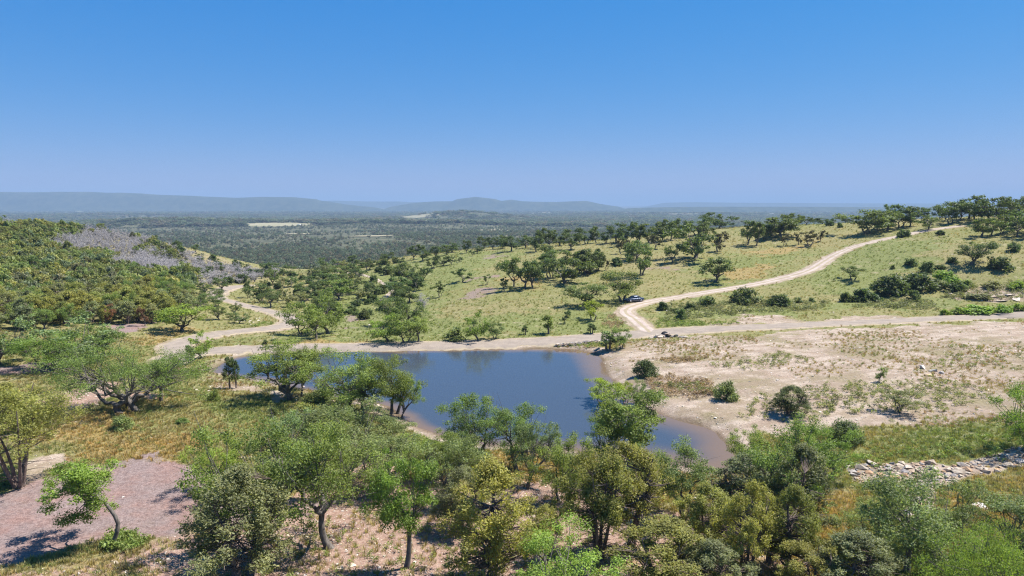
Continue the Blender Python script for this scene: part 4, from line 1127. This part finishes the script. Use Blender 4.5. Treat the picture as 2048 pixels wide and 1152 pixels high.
sc = np.stack([ht * np.where(typ < 3, 1.75, .8), ht * np.where(typ < 3, 1.75, .8), ht * np.where(typ < 3, 2.1, .85)], -1)
big = fbm(x, y, 40, 12, 3)
tint = np.where((typ < 4)[:, None], np.array([.235, .26, .085]) * (.75 + .6 * big[:, None]), np.array([.20, .25, .08]))
gg = sg.random(n) < .22; tint[gg] = np.array([.19, .215, .12]); tint = tint * sg.uniform(.7, 1.3, (n, 1)); tint[:, 0] *= sg.uniform(.85, 1.2, n)
scatter_obj("hillside_forest", np.stack([x, y, H(x, y) - .05], -1), np.stack([np.zeros(n), np.zeros(n), sg.uniform(0, 6.28, n)], -1), sc, typ, tint, wood, "dense olive juniper wood with bare grey patches covering the hillside")
print("wood", n)

# valley woodland
vp = [oak(700 + k, 7, 8, 22, 12, .95, crown_r=.16) for k in range(4)] + [shrub(710 + k, 5, 6, 14, 12, .95) for k in range(3)]
valley_plants = proto_collection("valley_plants", [join_proto(p) for p in vp])
def valley_pts(n, r0_, r1_, seed):
    g = np.random.default_rng(seed)
    r = np.exp(g.uniform(math.log(r0_), math.log(r1_), n)); th_ = np.radians(g.uniform(-44, 44, n))
    x = r * np.sin(th_); y = r * np.cos(th_)
    d = fbm(x, y * 1.4, 95, 6, 4) * .6 + fbm(x, y * 1.8, 420, 16, 3) * .4
    k = d > .385 + .15 * g.random(n)
    k &= ~((np.abs(x) < 388) & (y < 472) & (H0(x, y) > -14))
    for cx_, cy_, fa, fb in FIELDS: k &= ((x - cx_) / fa) ** 2 + ((y - cy_) / fb) ** 2 > .8 + .3 * g.random(n)
    return x[k], y[k], d[k]
x, y, d = valley_pts(80000, 400, 2600, 4)
x2, y2, d2 = valley_pts(60000, 2300, 9500, 5)
n1 = len(x); x = np.concatenate([x, x2]); y = np.concatenate([y, y2]); n = len(x)
s_ = np.concatenate([sg.uniform(.6, 1.15, n1), sg.uniform(1.0, 2.0, n - n1)])
wide = np.concatenate([np.ones(n1), sg.uniform(1.6, 4.0, n - n1)])
sc = np.stack([s_ * wide, s_ * wide, s_], -1)
tint = np.array([.125, .152, .10]) * sg.uniform(.6, 1.5, (n, 1)); brown = sg.random(n) < .22
tint[brown] = np.array([.19, .165, .12]) * sg.uniform(.7, 1.2, (brown.sum(), 1))
scatter_obj("valley_forest", np.stack([x, y, H(x, y) - .1], -1), np.stack([np.zeros(n), np.zeros(n), sg.uniform(0, 6.28, n)], -1), sc, sg.integers(0, 7, n), tint, valley_plants, "dark scrub forest spread over the valley floor out to the mesas")
print("valley", n)

# grass and weeds
def tuft(seed, nb, h, w, lean=.5):
    g = np.random.default_rng(seed); V = []; 
    for k in range(nb):
        a = g.uniform(0, 6.283); b = np.array([math.cos(a), math.sin(a), 0]); base = b * g.uniform(0, w * .5); hh = h * g.uniform(.55, 1.1)
        tip = base + b * hh * g.uniform(.1, lean) + np.array([0, 0, hh]); s = np.array([-b[1], b[0], 0]) * h * .05
        midp = base * .5 + tip * .5 + np.array([0, 0, hh * .12])
        V += [base - s, base + s, midp + s * .8, midp - s * .8, midp - s * .8, midp + s * .8, tip, tip]
    V = np.array(V); f = np.arange(len(V)).reshape(-1, 4)
    me = np_mesh("tuft", V, f, [M['inst_grass']]); attr_f(me, "clump", np.repeat(g.random(nb), 8)); return me
def weed(seed, n, h, w, leaf):
    g = np.random.default_rng(seed); c = np.stack([g.uniform(-w / 2, w / 2, 6) * .7, g.uniform(-w / 2, w / 2, 6) * .7, g.uniform(.3, .8, 6) * h], -1)
    v, f, a = leaves(g, c, np.full(6, w * .28) * g.uniform(.7, 1.2, 6), n // 6, leaf, .8)
    me = np_mesh("weed", v, f, [M['inst_grass']]); attr_f(me, "clump", a); return me
tufts = proto_collection("grass_tufts", [tuft(1, 18, .42, .5), tuft(2, 14, .55, .4), tuft(3, 22, .3, .6, .9), weed(4, 60, .4, .6, .11), weed(5, 70, .55, .8, .13)])
def cover(n, y0, y1, seed, base, wide=.86):
    g = np.random.default_rng(seed)
    y = np.exp(g.uniform(math.log(y0), math.log(y1), n)); x = g.uniform(-wide, wide, n) * y
    z = zones(x, y)
    dens = .85 - .72 * z['dirt'] - .97 * z['mulch'] - .76 * z['pink']
    dens = dens * (.45 + 1.0 * fbm(x, y, 7, 61, 3)) * np.where(z['dirt'] > .5, sstep(.40, .58, fbm(x, y, 16, 66, 4)) * 3.0, 1)
    k = (g.random(n) < dens) & (z['road_d'] > .3) & ((z['chan'] < .4) | (g.random(n) < .1)) & (z['pond_d'] > .9)
    x, y = x[k], y[k]; zk = {a: b[k] for a, b in z.items()}; n = len(x)
    mixn = fbm(x, y, 9, 71, 3) + (g.random(n) - .5) * .35
    c = np.array([.36, .305, .14])[None] * np.ones((n, 1))
    gr = sstep(.42, .68, mixn + .30 * zk['green'] - .25 * zk['gold'] - .1 * zk['pink'] - .06 * zk['dirt'])
    c = c * (1 - gr[:, None]) + np.array([.25, .275, .10])[None] * gr[:, None]
    go_ = zk['gold'][:, None] * (g.random((n, 1)) < .7); c = c * (1 - go_) + np.array([.44, .31, .125]) * go_
    pk = ((zk['dirt'] > .5) & (g.random(n) < .45)); c[pk] = np.array([.36, .26, .16])
    c = c * g.uniform(.7, 1.25, (n, 1)); c[:, 0] *= g.uniform(.88, 1.12, n)
    isw = (g.random(n) < .11 * (gr + .15)) 
    idx = np.where(isw, g.integers(3, 5, n), g.integers(0, 3, n))
    s = base(y, g) * np.where(isw, .9, 1.0)
    c[isw] = np.array([.16, .21, .06]) * g.uniform(.7, 1.3, (isw.sum(), 1))
    return np.stack([x, y, H(x, y) - .03], -1), np.stack([np.zeros(n), np.zeros(n), g.uniform(0, 6.28, n)], -1), np.stack([s, s, s * g.uniform(.6, 1.0, n)], -1), idx, c
A = cover(150000, 36, 122, 91, lambda y, g: g.uniform(.45, 1.05, len(y)))
B = cover(42000, 115, 330, 92, lambda y, g: g.uniform(.6, 1.2, len(y)) * (y / 150) ** .5)
scatter_obj("grass", *[np.concatenate([a, b]) for a, b in zip(A, B)], tufts, "dry tan and green meadow grass with scattered weeds")
print("grass", len(A[0]), len(B[0]))
# lush weeds along verge and channel
def weeds_in(polys, per, seed, s0, s1, col):
    g = np.random.default_rng(seed); out = []
    for poly, n in zip(polys, per):
        q = GP(poly); P = np.array(q); c = g.uniform(P.min(0), P.max(0), (n * 6, 2)); c = c[sdf_poly(c[:, 0], c[:, 1], q) < 0][:n]; out.append(c)
    c = np.concatenate(out); rd = np.full(len(c), 1e9)
    for line, wd in ROADS.values(): rd = np.minimum(rd, seg_dist(c[:, 0], c[:, 1], line) - wd)
    c = c[(rd > .5) & (sdf_poly(c[:, 0], c[:, 1], POND) > .6)]
    n = len(c); s = g.uniform(s0, s1, n); tint = np.array(col) * g.uniform(.65, 1.35, (n, 1))
    return np.stack([c[:, 0], c[:, 1], H(c[:, 0], c[:, 1]) - .03], -1), np.stack([np.zeros(n), np.zeros(n), g.uniform(0, 6.28, n)], -1), np.stack([s, s, s], -1), g.integers(3, 5, n), tint
Wd = [weeds_in([[(1300,660),(1320,640),(1400,642),(1500,648),(1500,655),(1380,658)], [(1700,935),(1760,895),(1960,878),(2060,855),(2060,890),(1985,918),(1840,922),(1740,940)], [(200,1100),(215,1068),(285,1072),(300,1088),(250,1105)],
                [(365,676),(400,668),(420,672),(370,682)], [(490,660),(540,642),(545,650),(530,658)], [(560,632),(600,636),(620,645),(590,640)], [(1100,690),(1160,684),(1230,690),(1160,700)]], [260, 110, 120, 50, 50, 40, 40], 5, .5, 1.5, (.19, .25, .065)),
      weeds_in([[(1480,835),(1500,800),(1640,770),(1900,765),(1990,790),(1900,822),(1700,828),(1560,845)], [(1500,745),(1400,735),(1560,705),(1640,720)], [(1290,770),(1400,770),(1470,790),(1400,790)], [(1880,735),(1900,690),(2060,700),(2060,730)]], [420, 120, 100, 80], 6, .5, 1.4, (.22, .24, .09)),
      weeds_in([[(1290,765),(1330,750),(1420,765),(1440,790),(1380,800),(1310,790)], [(1360,730),(1300,720),(1420,715)], [(1250,640),(1255,625),(1215,630),(1200,655),(1240,660)]], [230, 70, 80], 7, .6, 1.3, (.31, .23, .155)),
      weeds_in([[(1330,645),(1340,612),(1480,600),(1560,606),(1660,604),(1640,620),(1500,628),(1400,636)], [(1880,600),(1900,575),(2060,560),(2060,600)], [(1700,615),(1760,600),(1860,602),(1880,620)]], [420, 200, 160], 8, .8, 2.0, (.19, .205, .095)),
      weeds_in([[(560,900),(660,930),(900,1010),(1100,1000),(1300,1030),(1500,1100),(1500,1180),(500,1180),(480,1060)]], [380], 9, .4, 1.1, (.21, .24, .075))]
o = scatter_obj("weeds", *[np.concatenate(q) for q in zip(*Wd)], tufts, "leafy weeds along verges, slope and rock channel")

# ------------------------------------------------------------------ stones
import bmesh
def stone_mesh(name, seed, mat, flat=.45, n=11):
    g = np.random.default_rng(seed); bm = bmesh.new()
    for k in range(n):
        d = g.normal(size=3); d /= np.linalg.norm(d); d *= g.uniform(.8, 1.1)
        bm.verts.new((d[0] * .5, d[1] * .42, d[2] * flat * .5))
    bmesh.ops.convex_hull(bm, input=bm.verts)
    for v in [v for v in bm.verts if not v.link_faces]: bm.verts.remove(v)
    me = bpy.data.meshes.new(name); bm.to_mesh(me); bm.free(); me.materials.append(mat); return me
def stone_mat(name, a, b):
    t = NT(name); p = t.n("TexCoord").outputs["Object"]; oi = t.n("ObjectInfo")
    ad = t.n("VectorMath", operation='ADD'); t.l(p, ad.inputs[0]); t.l(oi.outputs["Location"], ad.inputs[1])
    f = t.noise(3.5, 6, .7, ad.outputs[0]); c = t.mix(t.ramp(f, .3, .7), a, b)
    c = t.mix(1.0, c, oi.outputs["Color"], 'MULTIPLY'); t.bump(f, .7, .08)
    return t.fin(c, .92, .15)
M['stone'] = stone_mat("limestone", (.36, .31, .26), (.62, .57, .50))
SM = [stone_mesh("stone", 40 + k, M['stone']) for k in range(7)]
kg = random.Random(3)
def stone(name, x, y, s, parent=None, origin=None, tint=(1, 1, 1), flat=1.0, z=None, rz=None, sy=1.0):
    o = bpy.data.objects.new(name, kg.choice(SM)); link(o, parent)
    zz_ = float(H(np.array([x]), np.array([y]))[0]) if z is None else z
    p = Vector((x, y, zz_ + .08 * s * flat))
    o.location = p - Vector(origin) if origin is not None else p
    o.rotation_euler = (kg.uniform(-.15, .15), kg.uniform(-.15, .15), kg.uniform(0, 6.28) if rz is None else rz)
    o.scale = (s, s * sy, s * flat); k = kg.uniform(.8, 1.1); o.color = (tint[0] * k, tint[1] * k, tint[2] * k, 1)
    return o
# rock channel: one bed of loose stones
chan_px = CHAN_PX
chan = GP(chan_px); cw = np.array(chan)
c0 = np.array([cw[:, 0].mean(), cw[:, 1].mean()]); c0 = (c0[0], c0[1], float(H(np.array([c0[0]]), np.array([c0[1]]))[0]))
bed = bpy.data.objects.new("rock_channel", None); link(bed); bed.location = c0
tag(bed, "dry channel filled with loose tan, orange and grey rocks", "rocks")
g = np.random.default_rng(8); placed = []
cand = g.uniform(cw.min(0), cw.max(0), (9000, 2)); cand = cand[sdf_poly(cand[:, 0], cand[:, 1], chan) < .2]
for q in cand:
    if len(placed) >= 290: break
    s = float(np.clip(g.lognormal(-.42, .42), .3, 1.4))
    if any((q[0] - a) ** 2 + (q[1] - b) ** 2 < ((s + c) * .30) ** 2 for a, b, c in placed): continue
    placed.append((q[0], q[1], s))
    tn = random.Random(len(placed)).choice([(.82, .76, .68), (.82, .76, .68), (.66, .66, .68), (.86, .62, .43), (.84, .7, .57), (.48, .48, .52), (.95, .9, .84)])
    stone("stone", q[0], q[1], s, bed, c0, tn, 1.0)
# retaining wall of stacked flat stones under the dam road
wl = np.array(GP([(1112,689.5),(1140,688.5),(1165,687.5),(1190,686),(1215,684),(1240,681)]))
wo = (wl[0][0], wl[0][1], float(H(wl[:1, 0], wl[:1, 1])[0]))
wall_o = bpy.data.objects.new("stone_retaining_wall", None); link(wall_o); wall_o.location = wo
tag(wall_o, "low dry-stacked stone retaining wall under the dam road beside the pond", "wall")
seg = np.linspace(0, len(wl) - 1.001, 21)
for cidx in range(2):
    for s_ in seg:
        s2 = min(s_ + (.08 if cidx else 0), len(wl) - 1.001); i = int(s2); f = s2 - i; q = wl[i] * (1 - f) + wl[i + 1] * f; d = wl[i + 1] - wl[i]
        stone("stone", q[0] + kg.uniform(-.1, .1), q[1] - .15 + .12 * cidx, kg.uniform(.85, 1.25), wall_o, wo, kg.choice([(.7, .7, .72), (.9, .85, .8), (.5, .5, .54)]), .9,
              float(H(q[:1], q[1:])[0]) - .05 + cidx * .34, math.atan2(d[1], d[0]) + kg.uniform(-.1, .1), .8)
# culvert head
cq = G(1335, 674)[0]; co = tuple(cq)
cul = bpy.data.objects.new("stone_culvert", None); link(cul); cul.location = co
tag(cul, "dark culvert mouth framed by slabs and rubble beside the road", "culvert")
dk = NT("culvert_dark"); M['dark'] = dk.fin((.03, .03, .035), .9, .1)
a_ = np.linspace(0, np.pi, 9); ring = np.stack([np.cos(a_) * .75, np.zeros(9), np.sin(a_) * .75], -1)
pv = np.concatenate([ring, ring * 1.12 , ring + [0, 2.4, 0]]); pf = [[k, k + 1, k + 10, k + 9] for k in range(8)] + [[k + 18, k + 19, k + 1, k] for k in range(8)] + [list(range(18, 27))]
po = mesh_obj("pipe", np_mesh("pipe", pv, pf, [M['dark']]), cul); po.location = (0, 0, -.15)
for k in range(16):
    a = k / 15 * 2 - 1
    stone("stone", cq[0] + a * 3.2, cq[1] + kg.uniform(-.5, .3) - .3, kg.uniform(.7, 1.5), cul, co, kg.choice([(.75, .72, .7), (1, .9, .82), (.45, .45, .48)]), .8, cq[2] + kg.uniform(-.05, .55) * (1 - abs(a)) + .05)
# boulders and loose rocks one can pick out
def rock(u, v, wpx, label, tint=(1.05, 1.03, 1.0), flat=.8, name="limestone_rock", group=None, sy=1.0):
    p = G(u, v)[0]; s = max(.25, wpx * p[1] / F)
    tag(stone(name, p[0], p[1], s, None, None, tint, flat, None, None, sy), label, "rock", group)
rock(1957, 1014, 52, "large flat white limestone slab in tan grass", (1.15, 1.15, 1.16), .45, "boulder", None, .7)
rock(1945, 1030, 26, "pinkish rock touching the large white slab", (1.0, .86, .78), .5)
rock(1848, 738, 22, "pale grey peaked boulder on the bare slope", (.95, 1.0, 1.02), 1.2, "boulder")
rock(1868, 744, 24, "long grey slab between two pale boulders on the bare slope", (.7, .74, .74), .7, "boulder", None, .5)
rock(1884, 748, 14, "white blocky boulder at the end of the grey slab", (1.1, 1.12, 1.14), 1.3, "boulder")
rock(1854, 753, 24, "low cream-yellow rock below the grey slab", (1.1, .92, .6), .6, "boulder")
rock(1881, 756, 10, "brown rock under the white blocky boulder", (.7, .58, .5), 1.0)
rock(678, 1140, 30, "flat pale rock on the stony ground by the straight-trunked oak", (1.1, 1.0, .88), .5)
rock(703, 1134, 22, "rounded pale rock beside the flat pale rock", (1.12, 1.02, .9), .8)
rock(562, 1103, 10, "small white stone in the forked oak's shade", (1.2, 1.15, 1.05), .7)
rock(246, 990, 10, "single white stone lying on the mulch patch", (1.3, 1.3, 1.28), .6)
rock(1606, 1113, 16, "bleached rock on tan grass near the post-like juniper", (1.1, 1.08, 1.05), .5)
rock(1628, 1122, 22, "wide bleached rock on tan grass near the post-like juniper", (1.05, .98, .9), .4)
rock(232, 1127, 26, "thin bleached slab at the crooked oak's shadow", (1.15, 1.08, .98), .35, "limestone_rock", None, .4)
rock(234, 861, 22, "thin pale slab beside the low bush under the huge oak", (1.1, 1.05, .95), .3, "limestone_rock", None, .5)
rock(604, 767, 14, "pale rock standing in the pond shallows by the bank oak", (1.1, .95, .85), .7)
for u, v, w in [(392,780,8),(400,781,9),(409,782,12),(418,783,8),(447,783,7),(388,777,7)]: rock(u, v, w, "white rock in the line at the pond end", (1.25, 1.22, 1.15), .8, "limestone_rock", "white rocks at the pond end")
for u, v, w in [(700,806,14),(712,809,18),(725,811,12),(738,806,12),(755,808,12),(746,813,9),(763,812,10),(650,800,10),(664,803,12)]: rock(u, v, w, "pale rock under the oaks on the pond bank", (1.1, 1.0, .9), .8, "limestone_rock", "rocks on the pond bank")
for k in range(14):
    rock(475 + (k % 7) * 7 + kg.uniform(-3, 3), 638 + (k // 7) * 4 + kg.uniform(-2, 2), kg.uniform(4, 8), "white rubble stone in the heap beside the lane bend", (1.25, 1.22, 1.15), .9, "limestone_rock", "rubble beside the lane")
for u, v, w in [(1333,622,7),(1344,621,5),(1397,608,7),(1402,611,6),(1320,626,5)]: rock(u, v, w, "white rock in the weedy ditch beside the track", (1.2, 1.2, 1.15), .8, "limestone_rock", "ditch rocks")
for u, v, w in [(1900,588,26),(1985,596,34),(2015,592,40),(2035,600,36),(1960,603,26),(2000,604,30),(1870,610,16)]: rock(u, v, w, "flat ledge rock exposed in the road bank meadow", (1.05, 1.0, .96), .25, "rock_ledge", "ledge rocks", .7)
# pebbles and rubble as stuff
M['pebble'] = NT("pebbles"); _tp = M['pebble']; M['pebble'] = _tp.fin(_tp.mix(1.0, _tp.attr("tint", 'INSTANCER').outputs["Color"], (1, 1, 1, 1), 'MULTIPLY'), .95, .1)
pebs = proto_collection("pebbles", [stone_mesh("pebble", 60 + k, M['pebble'], .5, 8) for k in range(4)])
g = np.random.default_rng(15); n = 90000
y = np.exp(g.uniform(math.log(36), math.log(160), n)); x = g.uniform(-.86, .86, n) * y; z = zones(x, y)
dn = .10 + .55 * z['dirt'] + .75 * z['pink'] - .4 * z['mulch']
k = (g.random(n) < dn * (.2 + 1.1 * fbm(x, y, 4, 33, 3))) & (z['road_d'] > .2) & (z['pond_d'] > .3); x, y = x[k], y[k]; n = len(x)
s = np.clip(g.lognormal(-2.0, .55, n), .05, .55) * (y / 90) ** .5
c = np.array([.52, .46, .39]) * g.uniform(.6, 1.25, (n, 1)); c[:, 2] *= g.uniform(.85, 1.05, n)
scatter_obj("gravel", np.stack([x, y, H(x, y) + .01], -1), np.stack([np.zeros(n), np.zeros(n), g.uniform(0, 6.28, n)], -1), np.stack([s, s, s * .8], -1), g.integers(0, 4, n), c, pebs, "pale limestone rubble strewn over bare ground")
print("pebbles", n)

# ------------------------------------------------------------------ the parked car
def car():
    t = NT("car_paint"); t.b.inputs["Metallic"].default_value = .5; t.b.inputs["Coat Weight"].default_value = .7; paint = t.fin((.045, .06, .095), .3, .5)
    glass = NT("car_glass").fin((.012, .014, .018), .06, .6); rub = NT("tyre_rubber").fin((.02, .02, .02), .85, .2)
    t = NT("wheel_alloy"); t.b.inputs["Metallic"].default_value = .9; alloy = t.fin((.5, .5, .52), .35, .5)
    lampw = NT("lamp_glass").fin((.7, .7, .72), .15, .6); lampr = NT("tail_glass").fin((.35, .02, .02), .2, .5)
    root = bpy.data.objects.new("parked_car", None); link(root)
    # body: stations along x (front +): x, half width at sill, half width at belt, z sill, z belt
    st = [(-2.38, .62, .66, .45, .78), (-2.32, .80, .82, .30, .92), (-1.9, .88, .88, .24, .98), (-1.2, .90, .90, .22, .97), (-.2, .91, .90, .20, .94), (.8, .91, .89, .20, .92), (1.3, .90, .87, .22, .88), (1.9, .87, .82, .24, .78), (2.25, .78, .72, .30, .66), (2.36, .60, .58, .42, .58)]
    V, Fc = [], []
    for x, ws, wb, zs, zb_ in st:
        V += [(x, -ws * .93, zs), (x, -ws, zs + .14), (x, -ws * 1.01, (zs + zb_) / 2 + .05), (x, -wb, zb_ - .05), (x, -wb * .9, zb_), (x, 0, zb_ + .035), (x, wb * .9, zb_), (x, wb, zb_ - .05), (x, ws * 1.01, (zs + zb_) / 2 + .05), (x, ws, zs + .14), (x, ws * .93, zs)]
    m = 11
    for a in range(len(st) - 1):
        for b in range(m): Fc.append([a * m + b, a * m + (b + 1) % m, (a + 1) * m + (b + 1) % m, (a + 1) * m + b])
    Fc += [list(range(m))[::-1], list(range((len(st) - 1) * m, len(st) * m))]
    mesh_obj("body", np_mesh("car_body", V, Fc, [paint], smooth=True), root)
    # cabin: roof shell and glasshouse
    base = [(-1.75, .80), (-.9, .82), (.2, .82), (1.12, .80)]; topp = [(-.95, .58), (-.55, .61), (.05, .61), (.38, .58)]
    zb_, zt_ = .95, 1.43
    gv, gf = [], []
    for (bx, bw), (tx, tw) in zip(base, topp): gv += [(bx, -bw, zb_ - .03), (tx, -tw, zt_ - .03), (tx, tw, zt_ - .03), (bx, bw, zb_ - .03)]
    for a in range(3): gf += [[a * 4, a * 4 + 4, a * 4 + 5, a * 4 + 1], [a * 4 + 3, a * 4 + 2, a * 4 + 6, a * 4 + 7]]
    mesh_obj("side_window", np_mesh("car_side_glass", gv, gf, [glass]), root)
    mesh_obj("rear_window", np_mesh("car_rear_glass", [gv[0], gv[1], gv[2], gv[3]], [[0, 1, 2, 3]], [glass]), root)
    mesh_obj("windscreen", np_mesh("car_screen", [gv[12], gv[13], gv[14], gv[15]], [[3, 2, 1, 0]], [glass]), root)
    rv = []
    for (tx, tw), zo in zip([(-1.0, .6), (-.55, .63), (.05, .63), (.42, .6)], (0, .05, .05, 0)): rv += [(tx, -tw, zt_ - .06), (tx, -tw * .85, zt_ + zo), (tx, 0, zt_ + zo + .03), (tx, tw * .85, zt_ + zo), (tx, tw, zt_ - .06)]
    mesh_obj("roof", np_mesh("car_roof", rv, [[a * 5 + b, (a + 1) * 5 + b, (a + 1) * 5 + b + 1, a * 5 + b + 1] for a in range(3) for b in range(4)], [paint], smooth=True), root)
    pil = []
    for i0, i1 in ((0, 1), (4, 5), (8, 9), (12, 13), (3, 2), (7, 6), (11, 10), (15, 14)):
        p0, p1 = np.array(gv[i0], float), np.array(gv[i1], float); o = np.array([0, np.sign(p0[1]) * .012, 0]); pil.append((np.stack([p0 + o, (p0 + p1) / 2 + o, p1 + o]), np.full(3, .035)))
    pv, pf = tubes(pil, 4); mesh_obj("pillar", np_mesh("car_pillar", pv, pf, [paint]), root)
    a = np.linspace(0, 2 * np.pi, 17)[:-1]
    def disc(r0_, r1_, y0, y1):
        pr_ = [(r0_, y0), (r1_ * .97, y0), (r1_, y0 + .04), (r1_, y1 - .04), (r1_ * .97, y1), (r0_, y1)]
        v = np.concatenate([np.stack([np.cos(a) * r, np.full(16, yy), np.sin(a) * r], -1) for r, yy in pr_]); f = []
        for k in range(len(pr_) - 1):
            for b in range(16): f.append([k * 16 + b, k * 16 + (b + 1) % 16, (k + 1) * 16 + (b + 1) % 16, (k + 1) * 16 + b])
        f += [list(range(16)), list(range((len(pr_) - 1) * 16, len(pr_) * 16))[::-1]]
        return v, f
    tm = np_mesh("tyre", *disc(.2, .34, -.12, .12), [rub]); rm = np_mesh("rim", *disc(.04, .22, -.135, .135), [alloy])
    for x in (-1.42, 1.42):
        for s in (-1, 1):
            w = mesh_obj("wheel", tm, root); w.location = (x, s * .80, .34)
            mesh_obj("rim", rm, w)
    for s in (-1, 1):
        b = [(2.16, s * .46, .60), (2.30, s * .46, .56), (2.22, s * .72, .56), (1.98, s * .80, .66), (2.1, s * .47, .70), (1.95, s * .76, .74)]
        mesh_obj("headlight", np_mesh("headlight", [(x + .04, y * 1.02, z) for x, y, z in b], [[0, 1, 2, 3], [0, 4, 1], [4, 5, 3, 2], [4, 2, 1]], [lampw]), root)
        b = [(-2.36, s * .45, .70), (-2.36, s * .68, .70), (-2.3, s * .82, .72), (-2.3, s * .82, .86), (-2.34, s * .68, .88), (-2.36, s * .45, .86)]
        mesh_obj("tail_light", np_mesh("tail_light", [(x - .03, y * 1.02, z) for x, y, z in b], [[0, 1, 4, 5], [1, 2, 3, 4]], [lampr]), root)
        mv, mf = tubes([(np.array([[.85, s * .86, .98], [.85, s * .97, 1.02], [.86, s * 1.06, 1.03]]), np.array([.03, .07, .06]))], 6); mesh_obj("mirror", np_mesh("mirror", mv, mf, [paint]), root)
    tag(root, "dark blue saloon car parked where the white track meets the oak shade", "car")
    a0, a1 = G(1252, 606)[0], G(1284, 602.5)[0]
    c = (a0 + a1) / 2; root.location = (c[0], c[1] + .3, float(H(c[:1], c[1:2] + .3)[0]) + .04)
    root.rotation_euler = (0, math.atan2(a1[2] - a0[2], np.hypot(*(a1 - a0)[:2])) * .8, math.radians(180 + 22))
car()

# ------------------------------------------------------------------ small pale buildings far off in the valley
wallm, roofm = NT("far_wall").fin((.6, .58, .55), .8, .2), NT("far_roof").fin((.55, .55, .56), .6, .3)
def building(u, r, L, W, Hh, label):
    th_ = math.atan((u - 1024) / F); x, y = r * math.sin(th_), r * math.cos(th_); z = float(H(np.array([x]), np.array([y]))[0])
    e = bpy.data.objects.new("ranch_building", None); link(e); e.location = (x, y, z - .5); e.rotation_euler = (0, 0, u * .7 % 1.0 - .5); tag(e, label, "building", "far valley buildings")
    v = [(a * L / 2, b * W / 2, c) for c in (0, Hh) for a, b in ((-1, -1), (1, -1), (1, 1), (-1, 1))]
    mesh_obj("wall", np_mesh("far_walls", v, [[0, 1, 5, 4], [1, 2, 6, 5], [2, 3, 7, 6], [3, 0, 4, 7]], [wallm]), e)
    o_ = 1.06; rv = [(-L / 2 * o_, -W / 2 * o_, Hh - .1), (L / 2 * o_, -W / 2 * o_, Hh - .1), (L / 2 * o_, W / 2 * o_, Hh - .1), (-L / 2 * o_, W / 2 * o_, Hh - .1), (-L / 2 * o_, 0, Hh * 1.45), (L / 2 * o_, 0, Hh * 1.45)]
    mesh_obj("roof", np_mesh("far_roof", rv, [[0, 1, 5, 4], [2, 3, 4, 5], [0, 4, 3], [1, 2, 5]], [roofm]), e)
for u, r in [(600,2300),(664,2450),(668,2420),(1228,4300),(1250,5600),(1262,5600),(1005,6200),(955,6400),(470,3300),(310,3600),(300,3650),(1680,5200),(1540,5400)]:
    building(u, r, 11 if r < 3000 else 26, 7 if r < 3000 else 13, 3.5 if r < 3000 else 7, "small white ranch building far out on the valley floor")

# ------------------------------------------------------------------ haze: one closed box of thin even air round the camera and all the land
HZ_DENS = 1.1e-4
hm_ = bpy.data.materials.new("haze_air"); hm_.use_nodes = True
ht_ = hm_.node_tree; ht_.nodes.clear()
ho = ht_.nodes.new("ShaderNodeOutputMaterial"); hv = ht_.nodes.new("ShaderNodeVolumePrincipled")
hv.inputs["Color"].default_value = (.335, .475, .685, 1); hv.inputs["Density"].default_value = HZ_DENS; hv.inputs["Anisotropy"].default_value = 0.0
ht_.links.new(hv.outputs[0], ho.inputs["Volume"])
b0, b1, zb, zt = -41500.0, 41500.0, -140.0, 330.0
bv = [(x, y, z) for z in (zb, zt) for y in (b0, b1) for x in (b0, b1)]
bf = [[0, 2, 3, 1], [4, 5, 7, 6], [0, 1, 5, 4], [2, 6, 7, 3], [0, 4, 6, 2], [1, 3, 7, 5]]
tag(mesh_obj("haze", np_mesh("haze", bv, bf, [hm_])), "thin blue haze filling the air over the valley", None, None, "stuff")
